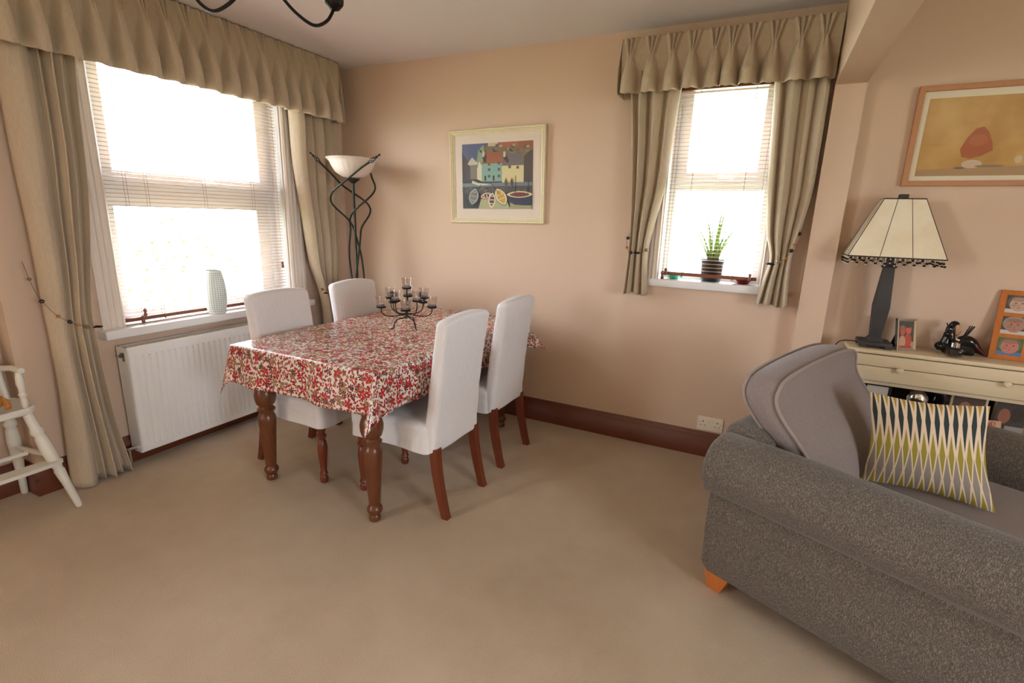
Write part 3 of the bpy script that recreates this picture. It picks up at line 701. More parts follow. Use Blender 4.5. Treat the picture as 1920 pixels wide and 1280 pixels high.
# ------------------------------------------------------------ table, cloth
TX0, TX1, TY0, TY1, TZ = 0.752, 1.638, -1.555, -0.165, 0.742
t = thing('dining_table', 'dark wood dining table with turned legs under the red floral cloth', 'table', (1.195, -0.86, 0))
def tl(p): return (p[0] - 1.195, p[1] + 0.86, p[2])
m = MB(); v, f = rbox((TX1 - TX0) / 2 - .006, (TY1 - TY0) / 2 - .006, .012, .01, 2, 2); m.add([(p[0], p[1], p[2] + TZ - .016) for p in v], f); m.build('tabletop', M['wood'], t)
m = MB(); ax, ay = .36, .60
m.box(-ax, ax, -ay - .012, -ay + .012, .63, TZ - .03); m.box(-ax, ax, ay - .012, ay + .012, .63, TZ - .03); m.box(-ax - .012, -ax + .012, -ay, ay, .63, TZ - .03); m.box(ax - .012, ax + .012, -ay, ay, .63, TZ - .03)
m.build('apron', M['wood'], t, smooth=False)
lp = [(.018, 0), (.026, .004), (.028, .02), (.022, .032), (.031, .042), (.036, .054), (.035, .066), (.028, .076), (.024, .082), (.027, .090), (.031, .16), (.038, .26), (.043, .33), (.042, .355), (.034, .372), (.030, .378), (.042, .386), (.044, .396), (.036, .404), (.032, .412), (.044, .425), (.051, .450), (.052, .475), (.046, .500), (.040, .512), (.046, .525), (.046, .725)]
for (x, y) in ((-.37, -.60), (.35, -.625), (.35, .62), (-.37, .62)):
    m = MB(); m.lathe(lp, (x, y, 0), 28); m.build('leg', M['wood'], t)
def cloth():
    d = 0.19; x0, x1, y0, y1 = TX0, TX1, TY0, TY1; nu, nv = 130, 180; V = []; UV = []
    e = lambda q: q
    us = [x0 - d + (x1 - x0 + 2 * d) * i / nu for i in range(nu + 1)]; vs = [y0 - d + (y1 - y0 + 2 * d) * j / nv for j in range(nv + 1)]
    R_ = .012
    def drop(o):  # rounded edge
        if o <= 0: return 0, 0
        if o < R_ * PI / 2: a = o / R_; return R_ * math.sin(a), R_ * (1 - math.cos(a))
        return R_, R_ + (o - R_ * PI / 2)
    for b in vs:
        for a in us:
            ox = a - x1 if a > x1 else (x0 - a if a < x0 else 0); oy = b - y1 if b > y1 else (y0 - b if b < y0 else 0)
            sx_ = 1 if a > x1 else -1; sy_ = 1 if b > y1 else -1
            cx, cy = min(max(a, x0), x1), min(max(b, y0), y1)
            if ox > 0 and oy > 0:
                rho = math.hypot(ox, oy); phi = math.atan2(oy, ox); h_, dn = drop(rho); s2 = math.sin(2 * phi) ** 2
                k = 0.10 + 0.30 * s2
                if sx_ > 0 and sy_ > 0: k = 0.10 + 0.55 * s2
                if sx_ < 0 and sy_ < 0: k = 0.10 + 0.16 * s2; phi = PI / 2 * (phi / (PI / 2)) ** 1.3
                if sx_ > 0 and sy_ < 0: phi = PI / 2 * (phi / (PI / 2)) ** .6 + .25 * s2
                dd = max(0, dn - R_); out = h_ + dd * k; dn = (dn - dd) + dd * math.sqrt(max(0, 1 - k * k))
                if sx_ > 0 and sy_ > 0: phi *= 0.45
                V.append((cx + sx_ * out * math.cos(phi), cy + sy_ * out * math.sin(phi), TZ - dn))
            elif ox > 0:
                h_, dn = drop(ox); w = dn / d; V.append((cx + sx_ * (h_ + w * (.019 + .010 * math.sin(b * 11 + 1) + .006 * math.sin(b * 23))), b, TZ - dn))
            elif oy > 0:
                h_, dn = drop(oy); w = dn / d; V.append((a, cy + sy_ * (h_ + w * (.019 + .014 * math.sin(a * 13 + 2.2) + .006 * math.sin(a * 29))), TZ - dn))
            else: V.append((a, b, TZ))
            UV.append((a, b))
    m = MB(); n = nu + 1; m.add(V, [(j * n + i, j * n + i + 1, (j + 1) * n + i + 1, (j + 1) * n + i) for j in range(nv) for i in range(nu)])
    o = m.build('tablecloth', M['oilcloth'], ang=180, uvs=UV); md = o.modifiers.new('thickness', 'SOLIDIFY'); md.thickness = .0015; md.offset = 1
    tag(o, 'red, tan and white floral wipe-clean cloth draped over the dining table', 'tablecloth')
cloth()

# ------------------------------------------------------------ dining chairs (local: back at +x, faces -x, y centred, origin on floor under seat back)
def make_chair():
    t = thing('dining_chair', 'x', 'chair', (0, 0, 0), 0, 'white slip-covered dining chairs')
    W_ = 0.193
    # backrest: x about 0 at z .33, leaning to +.07 at top
    v, f = rbox(0.034, W_, 0.315, 0.026, 10, 4); m = MB(); out = []
    for (x, y, z) in v:
        zz = z + 0.622; k = max(0.0, (zz - .33) / .62)
        arch = 0.020 * (1 - (y / W_) ** 2) * max(0, min(1, (z - .2) / .1)) 
        taper = 1 - .02 * k; lean = .004 + .072 * k ** 1.5
        wr = .0025 * math.sin(40 * zz + 8 * y) * (1 - k) + .002 * math.sin(25 * y + 9 * zz)
        out.append((x + lean - 0.034 + wr, y * taper, zz + arch))
    m.add(out, f); m.build('backrest', M['cover'], t, ang=60)
    v, f = rbox(0.235, W_ + .006, 0.068, 0.03, 10, 4); m = MB(); out = []
    for (x, y, z) in v:
        fr = (0.235 - x) / .47   # 1 at the front
        xx = x - 0.262; zz = z + .385 + (.010 * (1 - (y / W_) ** 2) if z > .03 else 0)
        if z < -.03: zz = .317 + .004 * math.sin(22 * y + 15 * x); ex = 1.02
        else: ex = 1.0
        out.append((xx + (.004 * math.sin(30 * y) if z < .0 else 0), y * ex * (1 + .03 * fr) + (.003 * math.sin(24 * x) if z < 0 else 0), zz))
    m.add(out, f); m.build('seat', M['cover'], t, ang=60)
    for s in (-1, 1):   # rear legs, square and curved outward
        m = MB(); ring = []; V = []
        for k in range(9):
            z = .34 * k / 8; x = .062 * (1 - k / 8) ** 1.6 - .012; hw = .0165 + .004 * (k / 8); y = s * (.168 + .004 * (1 - k / 8))
            V += [(x - hw, y - hw, z), (x + hw, y - hw, z), (x + hw, y + hw, z), (x - hw, y + hw, z)]
        F = [(4 * k + i, 4 * k + (i + 1) % 4, 4 * k + 4 + (i + 1) % 4, 4 * k + 4 + i) for k in range(8) for i in range(4)] + [(3, 2, 1, 0), (32, 33, 34, 35)]
        m.add(V, F); m.build('leg', M['redwood'], t, ang=40)
    fp = [(.014, 0), (.020, .006), (.022, .03), (.016, .042), (.022, .05), (.019, .06), (.016, .07), (.022, .14), (.026, .20), (.020, .235), (.014, .245), (.024, .256), (.024, .266), (.015, .276), (.020, .29), (.024, .31), (.024, .34)]
    for s in (-1, 1):
        m = MB(); m.lathe(fp, (-.455, s * .165, 0), 20); m.build('leg', M['redwood'], t)
    return t
c0 = make_chair()
c0.location = (1.775, -1.145, 0); c0.rotation_euler = (0, 0, 0); c0['label'] = 'white covered chair with its back to the camera, nearest, at right side of the table'
dup(c0, (1.765, -0.575, 0), 0, 'white covered chair at right side of the table, the one nearer the picture wall')
dup(c0, (0.640, -1.165, 0), PI - .05, 'white covered chair on the far side of the table in front of the radiator')
dup(c0, (0.640, -0.585, 0), PI, 'white covered chair on the far side of the table beside the corner curtain')

# ------------------------------------------------------------ candelabra and votives
CB = Vector((1.215, -0.80, TZ + .0025))
t = thing('candelabra', 'black wire candelabra with cupped arms on the floral tablecloth', 'candelabra', CB)
right = Vector((0.787, 0.617, 0)).normalized(); fwd = Vector((-right.y, right.x, 0))
def rd(a, r): return (right * math.sin(a) - fwd * math.cos(a)) * r
for a in (math.radians(-75), math.radians(35), math.radians(150)):
    P = [Vector((0, 0, .095)), rd(a, .006) + Vector((0, 0, .072)), rd(a, .022) + Vector((0, 0, .060)), rd(a, .055) + Vector((0, 0, .052)), rd(a, .075) + Vector((0, 0, .030)), rd(a, .079) + Vector((0, 0, .006)), rd(a, .095) + Vector((0, 0, .004))]
    m = MB(); m.tube(smooth_path(P, 6), .0034, 8); m.build('leg', M['iron'], t)
m = MB(); m.tube([(0, 0, .06), (0, 0, .225)], .0035, 8); m.build('stem', M['iron'], t)
cups = [(Vector((0, 0, .225)), None)]
for i in range(5):
    a = math.radians(72 * i - 3); p = rd(a, .147) + Vector((0, 0, .125)); cups.append((p, a))
    m = MB(); m.tube(smooth_path([rd(a, .003) + Vector((0, 0, .082)), rd(a, .05) + Vector((0, 0, .074)), rd(a, .115) + Vector((0, 0, .076)), rd(a, .143) + Vector((0, 0, .097)), p], 6), .003, 8); m.build('arm', M['iron'], t)
for i in range(5):
    a = math.radians(72 * i + 33); p = rd(a, .10) + Vector((0, 0, .165)); cups.append((p, a))
    m = MB(); m.tube(smooth_path([rd(a, .003) + Vector((0, 0, .084)), rd(a, .04) + Vector((0, 0, .080)), rd(a, .08) + Vector((0, 0, .095)), rd(a, .098) + Vector((0, 0, .130)), p], 6), .003, 8); m.build('arm', M['iron'], t)
desc = ['at the top of the candelabra, set highest', 'on the lowest arm nearest the camera', 'on the outermost right arm', 'on the low rear right arm', 'on the low rear left arm', 'on the outermost left arm',
        'on the upper arm just right of the stem, facing the camera', 'on the upper right arm, further back', 'on the upper arm straight behind the stem', 'on the upper left arm, further back', 'on the upper arm just left of the stem, facing the camera']
v0 = None
for i, (p, a) in enumerate(cups):
    m = MB(); m.lathe([(.001, 0), (.025, 0), (.027, .004), (.027, .010), (.0255, .010), (.024, .004), (.001, .003)], tuple(p), 20); m.build('candle_cup', M['iron'], t)
    loc = CB + p + Vector((0, 0, .0036))
    if v0 is None:
        v0 = thing('votive_glass', 'x', 'candle holder', loc, 0, 'tea light glasses on the candelabra')
        m = MB(); m.lathe([(.021, 0.001), (.0225, .002), (.0295, .058), (.0285, .0585), (.0215, .004), (.001, .0035)], (0, 0, 0), 24, cap=False); m.build('glass_cup', M['smoke'], v0)
        m = MB(); m.lathe([(.001, .0040), (.0185, .0040), (.0190, .019), (.0182, .019), (.0178, .0165), (.001, .0160)], (0, 0, 0), 20, cap=False); q = m.build('tea_light', [M['foil'], M['wax']], v0)
        for k, pl in enumerate(q.data.polygons): pl.material_index = 1 if k >= 4 * 20 - 20 else 0
        v0['label'] = 'tea light glass ' + desc[i]
    else: dup(v0, loc, 0, 'tea light glass ' + desc[i])

# ------------------------------------------------------------ uplighter floor lamp
FL = Vector((0.378, -0.30, 0))
t = thing('floor_lamp', 'dark twisted iron uplighter with white glass bowl in the corner', 'floor lamp', FL)
m = MB(); m.lathe([(.001, 0), (.135, 0), (.135, .012), (.12, .02), (.03, .03), (.014, .05)], (0, 0, 0), 32); m.build('base', M['verdi'], t)
m = MB(); m.tube([(0, 0, .02), (0, 0, 1.60)], .0085, 10); m.lathe([(.010, 1.575), (.03, 1.59), (.045, 1.600), (.045, 1.606), (.02, 1.61)], (0, 0, 0), 20); m.build('pole', M['verdi'], t)
def rz_(z): return interp([(0.02, .10), (0.6, .05), (1.05, .05), (1.25, .040), (1.46, .155), (1.60, .145), (1.745, .245)], z)
def th_(z): return interp([(0.02, -6.2), (0.8, -5.4), (1.1, -4.6), (1.3, -3.5), (1.46, -2.36), (1.62, -.80), (1.745, 0)], z)
for k in range(3):
    a0 = math.radians(-45 + 43) + k * 2 * PI / 3; P = []
    for i in range(70):
        z = 0.02 + (1.70 - .02) * i / 69; a = a0 + th_(z); P.append((rz_(z) * math.cos(a), rz_(z) * math.sin(a), z))
    m = MB(); m.tube(P, .0066, 8); o = m.build('scroll_rod', M['verdi'], t)
    e = Vector(P[-1]); d = (Vector(P[-1]) - Vector(P[-3])).normalized(); up = Vector((0, 0, 1)); s1 = d.cross(up).normalized(); s2 = d.cross(s1)
    m = MB()
    for q in range(4):
        pp = []
        for i in range(13):
            u_ = i / 12; rr = .013 * math.sin(PI * u_) ** .8; ang = q * PI / 2 + u_ * 4.2
            pp.append(e + d * (.065 * u_) + (s1 * math.cos(ang) + s2 * math.sin(ang)) * rr)
        m.tube(pp, .0024, 6)
    m.sphere(e + d * .0, .008, 8, 6); m.sphere(e + d * .068, .0085, 8, 6); m.tube([e + d * .066, e + d * .09], .004, 6); m.sphere(e + d * .092, .0075, 8, 6)
    m.build('cage_finial', M['verdi'], o)
m = MB(); pr = [(.035, 1.610), (.075, 1.620), (.115, 1.648), (.140, 1.688), (.152, 1.713), (.168, 1.730), (.176, 1.736), (.172, 1.739), (.149, 1.720), (.136, 1.694), (.111, 1.654), (.074, 1.627), (.001, 1.618)]
m.lathe(pr, (0, 0, 0), 96, ripple=lambda a, z: .018 * math.cos(24 * a) * max(0, 1 - abs(z - 1.668) / .045)); m.build('glass_shade', M['alab'], t, ang=60)

# ------------------------------------------------------------ pictures
def flat(place, poly, lvl, col, m): # poly in 0..1 space
    n = len(poly); m.add([place(p[0], p[1], lvl) for p in poly], [tuple(range(n))], 0, lin(col))
def rect(x0, y0, x1, y1): return [(x0, y0), (x1, y0), (x1, y1), (x0, y1)]
def ell(cx, cy, rx, ry, n=18, rot=0): return [(cx + rx * math.cos(2 * PI * i / n) * math.cos(rot) - ry * math.sin(2 * PI * i / n) * math.sin(rot), cy + rx * math.cos(2 * PI * i / n) * math.sin(rot) + ry * math.sin(2 * PI * i / n) * math.cos(rot)) for i in range(n)]
def frame_bars(m, w, h, fw, prof):
    """mitred frame around w x h (outer), local xz plane, out = -y. prof: (inset fraction 0..1, out)"""
    cor = [(-w / 2, -h / 2), (w / 2, -h / 2), (w / 2, h / 2), (-w / 2, h / 2)]
    V = []
    for (cx, cz) in cor:
        for (q, o) in prof: V.append((cx - math.copysign(fw * q, cx), -o, cz - math.copysign(fw * q, cz)))
    n = len(prof); F = [(c * n + i, ((c + 1) % 4) * n + i, ((c + 1) % 4) * n + i + 1, c * n + i + 1) for c in range(4) for i in range(n - 1)]
    m.add(V, F)
def artwork(polys, w, h, cx, cz, depth, name, parent, ymul=-1, mat='print'):
    m = MB()
    pl = lambda u, v, l: (cx + (u - .5) * w, ymul * (depth + l * .00006), cz + (v - .5) * h)
    for l, (poly, col) in enumerate(polys): flat(pl, poly, l, col, m)
    return m.build(name, M[mat], parent, smooth=False)
t = thing('framed_picture', 'cream framed harbour village print with boats, on the back wall', 'picture', (1.345, -0.001, 1.638)); t.rotation_euler = (0.02, -0.018, 0)
m = MB(); frame_bars(m, .708, .60, .036, [(0, 0), (0, .018), (.10, .024), (.3, .022), (.42, .018), (.5, .021), (.72, .017), (.8, .012), (1, .011), (1, .004)]); m.build('frame', M['pframe'], t, ang=25)
m = MB(); m.box(-.335, .335, -.006, -.003, -.28, .28); m.build('mount', M['mount'], t, smooth=False)
r = random.Random(5); A = [(rect(0, 0, 1, 1), (46, 50, 58))]
A.append((rect(0, .6, 1, 1), (78, 88, 128)))
A.append(([(.22, .75), (.35, .97), (.42, 1), (1, 1), (1, .6), (.22, .6)], (128, 108, 82)))
A.append((rect(.55, .93, .8, 1), (176, 98, 62))); A.append((rect(.38, .95, .52, 1), (206, 190, 160))); A.append((rect(.8, .9, 1, 1), (150, 90, 66)))
for i in range(16): x = r.uniform(.3, .95); y = r.uniform(.8, .95); A.append((rect(x, y, x + .04, y + .03), r.choice([(176, 158, 120), (110, 84, 60), (152, 130, 96), (190, 170, 130), (90, 80, 74)])))
A.append(([(.2, .62), (.24, .9), (.32, .98), (.34, .62)], (142, 160, 128)))
for x in (.26, .45, .68): A.append(([(x, .92), (x + .05, .86), (x + .05, .84), (x, .88)], (50, 42, 44)))
A.append(([(0, .35), (0, .88), (.08, .76), (.13, .66), (.13, .35)], (58, 50, 56)))
A.append(([(.08, .70), (.15, .80), (.20, .74), (.24, .70), (.15, .64)], (206, 198, 178))); A.append((rect(.12, .46, .24, .68), (132, 122, 112)))
A.append(([(.22, .46), (.22, .62), (.255, .73), (.30, .64), (.30, .42)], (224, 214, 178)))
A.append((rect(.29, .42, .59, .70), (138, 176, 164))); A.append((rect(.58, .40, .90, .66), (226, 212, 156)))
A.append(([(.29, .69), (.35, .86), (.58, .86), (.59, .69)], (160, 88, 50))); A.append(([(.57, .65), (.64, .84), (.84, .83), (.90, .65)], (112, 102, 104)))
A.append(([(.88, .40), (.88, .78), (1, .88), (1, .40)], (74, 64, 64))); A.append(([(.30, .78), (.36, .84), (.36, .72), (.33, .70)], (58, 40, 40))); A.append(([(.60, .76), (.64, .82), (.68, .72), (.66, .68)], (52, 46, 50)))
A.append((rect(.30, .80, .33, .88), (210, 206, 190))); A.append((rect(.60, .78, .63, .86), (210, 200, 170)))
for (x, y) in ((.38, .66), (.52, .67), (.38, .58), (.52, .58), (.38, .48), (.52, .48), (.67, .61), (.78, .60)): A.append((rect(x, y, x + .035, y + .04), (92, 84, 76)))
for x in (.33, .45): A.append((rect(x, .43, x + .025, .51), (44, 36, 44)))
A.append((rect(0, .34, 1, .40), (116, 130, 140))); A.append(([(.15, .44), (.24, .40), (.45, .37), (.24, .36), (.14, .40)], (218, 210, 186)))
A.append((rect(0, .24, 1, .345), (72, 70, 72)))
for i in range(40): x = r.uniform(0, .96); y = r.uniform(.25, .33); A.append((rect(x, y, x + .035, y + .012), r.choice([(96, 96, 96), (58, 56, 60), (120, 116, 106)])))
A.append(([(.24, 0), (.28, .15), (.5, .18), (.66, .1), (.7, 0)], (170, 168, 128))); A.append(([(.7, 0), (.7, .09), (.86, .05), (1, .05), (1, 0)], (158, 154, 112)))
def lens(cx, cy, rx, ry, rot=0, n=24):
    o_ = []
    for i in range(n):
        a = 2 * PI * i / n; x = rx * math.copysign(abs(math.cos(a)) ** 1.5, math.cos(a)); y = ry * math.sin(a); o_.append((cx + x * math.cos(rot) - y * math.sin(rot), cy + x * math.sin(rot) + y * math.cos(rot)))
    return o_
def boat(cx, cy, rx, ry, rot, c1, c2, c3, seats=3):
    A.append((lens(cx, cy - .006, rx * 1.08, ry * 1.04, rot), c1)); A.append((lens(cx, cy + .004, rx, ry * .96, rot), c2)); A.append((lens(cx, cy + .002, rx * .74, ry * .80, rot), c3))
    for q in range(seats):
        d_ = (q - (seats - 1) / 2) * ry * .5; w_ = rx * .62; ux, uy = -math.sin(rot), math.cos(rot); vx, vy = uy, -ux
        px_, py_ = cx + ux * d_, cy + uy * d_; A.append(([(px_ - vx * w_, py_ - vy * w_), (px_ + vx * w_, py_ + vy * w_), (px_ + vx * w_ + ux * .012, py_ + vy * w_ + uy * .012), (px_ - vx * w_ + ux * .012, py_ - vy * w_ + uy * .012)], c2))
boat(.17, .19, .07, .13, -.2, (70, 88, 112), (150, 158, 160), (124, 112, 92)); boat(.36, .20, .042, .085, -1.35, (172, 70, 54), (226, 212, 180), (86, 50, 46))
boat(.44, .13, .048, .115, -.08, (214, 190, 160), (228, 216, 186), (92, 36, 44)); boat(.57, .18, .075, .14, .45, (104, 136, 112), (220, 206, 168), (200, 152, 52), 2)
A.append(([(.65, .22), (.68, .12), (.76, .06), (.92, .05), (1, .09), (1, .22)], (34, 44, 78))); A.append((lens(.83, .215, .05, .18, PI / 2), (220, 202, 148))); A.append((lens(.83, .213, .035, .14, PI / 2), (112, 44, 42)))
for (x0, y0, x1, y1) in ((.20, .22, .28, .38), (.42, .40, .56, .20), (.765, .22, .77, .50), (.94, .2, .945, .42)): A.append(([(x0, y0), (x0 + .008, y0), (x1 + .008, y1), (x1, y1)], (36, 30, 32)))
for (x, c) in ((.64, (80, 74, 84)), (.72, (112, 42, 40))): A.append((ell(x, .41, .018, .035, 12), c)); A.append((ell(x, .455, .009, .012, 10), (150, 110, 80))); A.append((rect(x - .008, .35, x + .008, .39), (40, 38, 50)))
artwork(A, .524, .415, 0.002, .003, .0062, 'harbour_print', t)
m = MB(); m.box(-.300 - .03, .30 + .03, -.0105, -.0095, -.266, .266); m.build('picture_glass', M['glass'], t, smooth=False)
# second picture
t = thing('framed_picture', 'beech framed ochre print above the cream console', 'picture', (4.10, -0.001, 1.795)); t.rotation_euler = (0.012, -0.004, 0)
m = MB(); frame_bars(m, 1.14, .432, .023, [(0, 0), (0, .022), (.06, .024), (.94, .024), (1, .022), (1, .004)]); m.build('frame', M['beech'], t, ang=25)
m = MB(); m.box(-.55, .55, -.006, -.003, -.197, .197); m.build('mount', M['mountlight'], t, smooth=False)
m = MB(); m.box(-.522, .522, -.0072, -.0061, -.171, .163); m.build('ochre_print', M['ochre'], t, smooth=False)
A = [([(.0, .0), (1, 0), (1, .10), (.5, .14), (0, .08)], (176, 140, 98)), ([(.150, .24), (.140, .34), (.155, .48), (.180, .60), (.205, .62), (.225, .55), (.245, .40), (.250, .32), (.215, .25), (.18, .22)], (178, 92, 46)),
     (ell(.195, .45, .03, .08), (190, 104, 54)), (ell(.19, .15, .035, .055), (214, 190, 160)), (ell(.34, .20, .012, .05), (220, 198, 160)), (ell(.44, .22, .03, .04), (176, 116, 70)), (ell(.25, .12, .05, .015), (140, 118, 92)), (ell(.15, .10, .02, .012), (96, 92, 92)), (ell(.47, .10, .05, .015), (160, 126, 84))]
artwork(A, 1.044, .334, 0, -.004, .0073, 'shapes', t)
m = MB(); m.box(-.548, .548, -.0125, -.0115, -.193, .193); m.build('picture_glass', M['glass'], t, smooth=False)

# ------------------------------------------------------------ double socket
t = thing('wall_socket', 'cream double plug socket just above the back skirting', 'socket', (2.838, 0, 0.208))
m = MB(); m.box(-.073, .073, -.009, 0, -.043, .043, bev=.004); m.build('face_plate', M['socket'], t)
for s in (-1, 1):
    m = MB(); m.box(s * .010 - .007, s * .010 + .007, -.013, -.008, .008, .030, bev=.002); m.build('switch', M['socket'], t)
for s in (-1, 1):
    m = MB(); c = s * .040
    m.box(c - .003, c + .003, -.0094, -.0085, .010, .018); m.box(c - .014, c - .008, -.0094, -.0085, -.012, -.008); m.box(c + .008, c + .014, -.0094, -.0085, -.012, -.008); m.box(c - s * -.019 - .002, c + s * .019 + .002, -.0094, -.0085, .004, .008)
    m.build('pin_holes', M['blackmatt'], t, smooth=False)

# ------------------------------------------------------------ sofa (local x = depth from back to front, y = width away from camera)
SB = Vector((2.942, -1.224, 0)); SR = math.radians(-25)
t = thing('armchair', 'wide grey tweed armchair with rolled arms and loose back cushion', 'armchair', SB, SR)
SD, SW = 1.02, 1.06
m = MB(); v, f = rbox(SD / 2 - .01, SW / 2 - .02, .135, .02, 6, 3); m.add([(p[0] + SD / 2, p[1] + SW / 2, p[2] + .215) for p in v], f); m.build('base', M['tweed'], t)
def arm(y0, s):
    # cross section (y outward negative for s=-1), scroll top
    sec = []; cy, cz, R_ = .050, .514, .116
    pts = [(0.012, .078), (0.0, .10), (0.004, .25), (0.014, .36), (.020, .395)]
    # scroll outer from lower-left around over the top to inner side
    a0, a1 = math.radians(248), math.radians(-25); k = 22
    for i in range(k + 1): a = a0 + (a1 - a0) * i / k; pts.append((cy + R_ * math.cos(a), cz + R_ * math.sin(a)))
    pts += [(.158, .44), (.16, .35), (.16, .10), (.155, .078)]
    n = len(pts); xs = [(-.030, .86), (-.027, .93), (-.018, .975), (-.004, 1.0), (.02, 1.0)] + [(.02 + (SD - .02) * i / 14, 1.0) for i in range(1, 15)] + [(SD + .018, .985), (SD + .028, .94), (SD + .03, .88)]
    V = []; c = (.06, .35)
    for (x, sc) in xs:
        sag = .006 * math.sin(x * 5 + .6)
        for (y, z) in pts:
            b0 = -.0 * z
            V.append((x + (.018 * (1 - z / .6) if x < .03 else 0), y0 + s * (c[0] + (y - c[0]) * sc), c[1] + (z - c[1]) * sc + (sag if z > .45 else 0) + (0 if sc == 1 else 0)))
    F = [(j * n + i, j * n + (i + 1) % n, (j + 1) * n + (i + 1) % n, (j + 1) * n + i) for j in range(len(xs) - 1) for i in range(n)]
    F += [tuple(reversed(range(n))), tuple((len(xs) - 1) * n + i for i in range(n))]
    m = MB(); m.add(V, F); return m.build('arm', M['tweed'], t, ang=50)
arm(0, 1); arm(SW, -1)
m = MB(); v, f = rbox(.09, SW / 2 - .09, .31, .06, 8, 4); m.add([(p[0] + .075 - .10 * (p[2] + .31) + .02, p[1] + SW / 2, p[2] + .345) for p in v], f); m.build('backrest', M['tweed'], t)
m = MB(); v, f = rbox(.40, SW / 2 - .165, .07, .045, 8, 4); m.add([(p[0] + .62, p[1] + SW / 2, p[2] + .388 + (.012 * (1 - (p[0] / .42) ** 2) * (1 - (p[1] / .4) ** 2) if p[2] > 0 else 0)) for p in v], f); m.build('seat_cushion', M['chenille'], t)
for (x, y) in ((.045, .055), (.045, SW - .055), (SD - .06, .055), (SD - .06, SW - .055)):
    m = MB(); sg = -1 if x < .5 else 1
    q0 = [(-.045, -.045), (.055, -.045), (.055, .045), (-.045, .045)]; q1 = [(-.030, -.03), (.018, -.03), (.018, .03), (-.030, .03)]
    V = [(x + a * (1 if sg < 0 else -1), y + b, 0.0) for a, b in q1] + [(x + a * (1 if sg < 0 else -1), y + b, .09) for a, b in q0]
    m.add(V, [(3, 2, 1, 0), (4, 5, 6, 7), (0, 1, 5, 4), (1, 2, 6, 5), (2, 3, 7, 6), (3, 0, 4, 7)]); m.build('foot', M['honey'], t, smooth=False)
# back cushion: outline in (y, z), thickness along x
def back_cushion():
    ctl = [(.185, .56), (.150, .68), (.142, .76), (.158, .812), (.205, .842), (.36, .862), (.52, .872), (.66, .876), (.79, .868), (.865, .845), (.90, .79), (.915, .68), (.905, .50), (.86, .43), (.50, .42), (.22, .43)]
    out = smooth_path([(0, a, b) for a, b in ctl], 6, True); n = len(out); c = Vector((0, .51, .65))
    xf = lambda z: interp([(.42, .33), (.62, .212), (.79, .108), (.90, .112)], z)   # front plane leans back
    th = .118; V = []; rings = [1, .985, .95, .88, .78, .64, .48, .3, .12]
    def ring(s_, side):
        for p in out:
            q = c + (p - c) * s_; bul = .055 * (1 - s_ ** 2.6)
            x = xf(q.z) + bul + .008 * math.sin(13 * q.y + 4 * q.z) * (1 - s_) if side > 0 else xf(q.z) - th - bul * .3
            V.append((x, q.y, q.z))
    for s_ in reversed(rings): ring(s_, 1)
    # side band
    for k in (1, 2, 3, 4):
        for p in out:
            d = (p - c).normalized(); bb = .016 * math.sin(PI * k / 5); V.append((xf(p.z) - th * k / 5, p.y + d.y * bb, p.z + d.z * bb))
    for s_ in rings: ring(s_, -1)
    R_ = len(V) // n; F = [(j * n + i, j * n + (i + 1) % n, (j + 1) * n + (i + 1) % n, (j + 1) * n + i) for j in range(R_ - 1) for i in range(n)]
    F += [tuple(range(n)), tuple(reversed([(R_ - 1) * n + i for i in range(n)]))]
    m = MB(); m.add(V, F); o = m.build('back_cushion', M['chenille'], t, ang=70)
    for dx in (0.001, -th):
        m = MB(); m.tube([(xf(p.z) + dx, c.y + (p.y - c.y) * 1.008, c.z + (p.z - c.z) * 1.008) for p in out], .0062, 8, closed=True); m.build('piping', M['piping'], o)
back_cushion()

# throw cushion, corners measured in armchair space
def sofa_w(x, y, z): 
    return SB + Vector((x * math.cos(SR) - y * math.sin(SR), x * math.sin(SR) + y * math.cos(SR), z))
TL, TR, BR, BL = sofa_w(.285, .49, .792), sofa_w(.60, .585, .815), sofa_w(.685, .535, .478), sofa_w(.335, .42, .478)
pc = (TL + TR + BR + BL) / 4
m = MB(); N = 26; UVs = []
nrm = ((TR - BL).cross(TL - BR)).normalized()
if nrm.y > 0: nrm = -nrm
for side in (1, -1):
    base = []
    for j in range(N + 1):
        for i in range(N + 1):
            u_, v_ = i / N, j / N; p = (BL * (1 - u_) + BR * u_) * (1 - v_) + (TL * (1 - u_) + TR * u_) * v_
            e = min(u_, 1 - u_); g = min(v_, 1 - v_)
            pin_u = .018 * math.sin(PI * v_); pin_v = .016 * math.sin(PI * u_)
            p = p + (TR - TL).normalized() * (pin_u * (1 - 2 * u_)) + (TL - BL).normalized() * (pin_v * (1 - 2 * v_))
            hgt = .068 * (math.sin(PI * u_) * math.sin(PI * v_)) ** .55 if e > 0 and g > 0 else 0
            base.append(p + nrm * side * hgt - pc); UVs.append((u_, v_))
    n = N + 1
    F = [(j * n + i, j * n + i + 1, (j + 1) * n + i + 1, (j + 1) * n + i) for j in range(N) for i in range(N)]
    m.add(base, F if side > 0 else [tuple(reversed(q)) for q in F])
o = m.build('throw_cushion', M['diamond'], ang=100, uvs=UVs); o.location = pc
tag(o, 'square cushion with dark teal, olive and grey diamonds standing on the grey armchair', 'cushion')

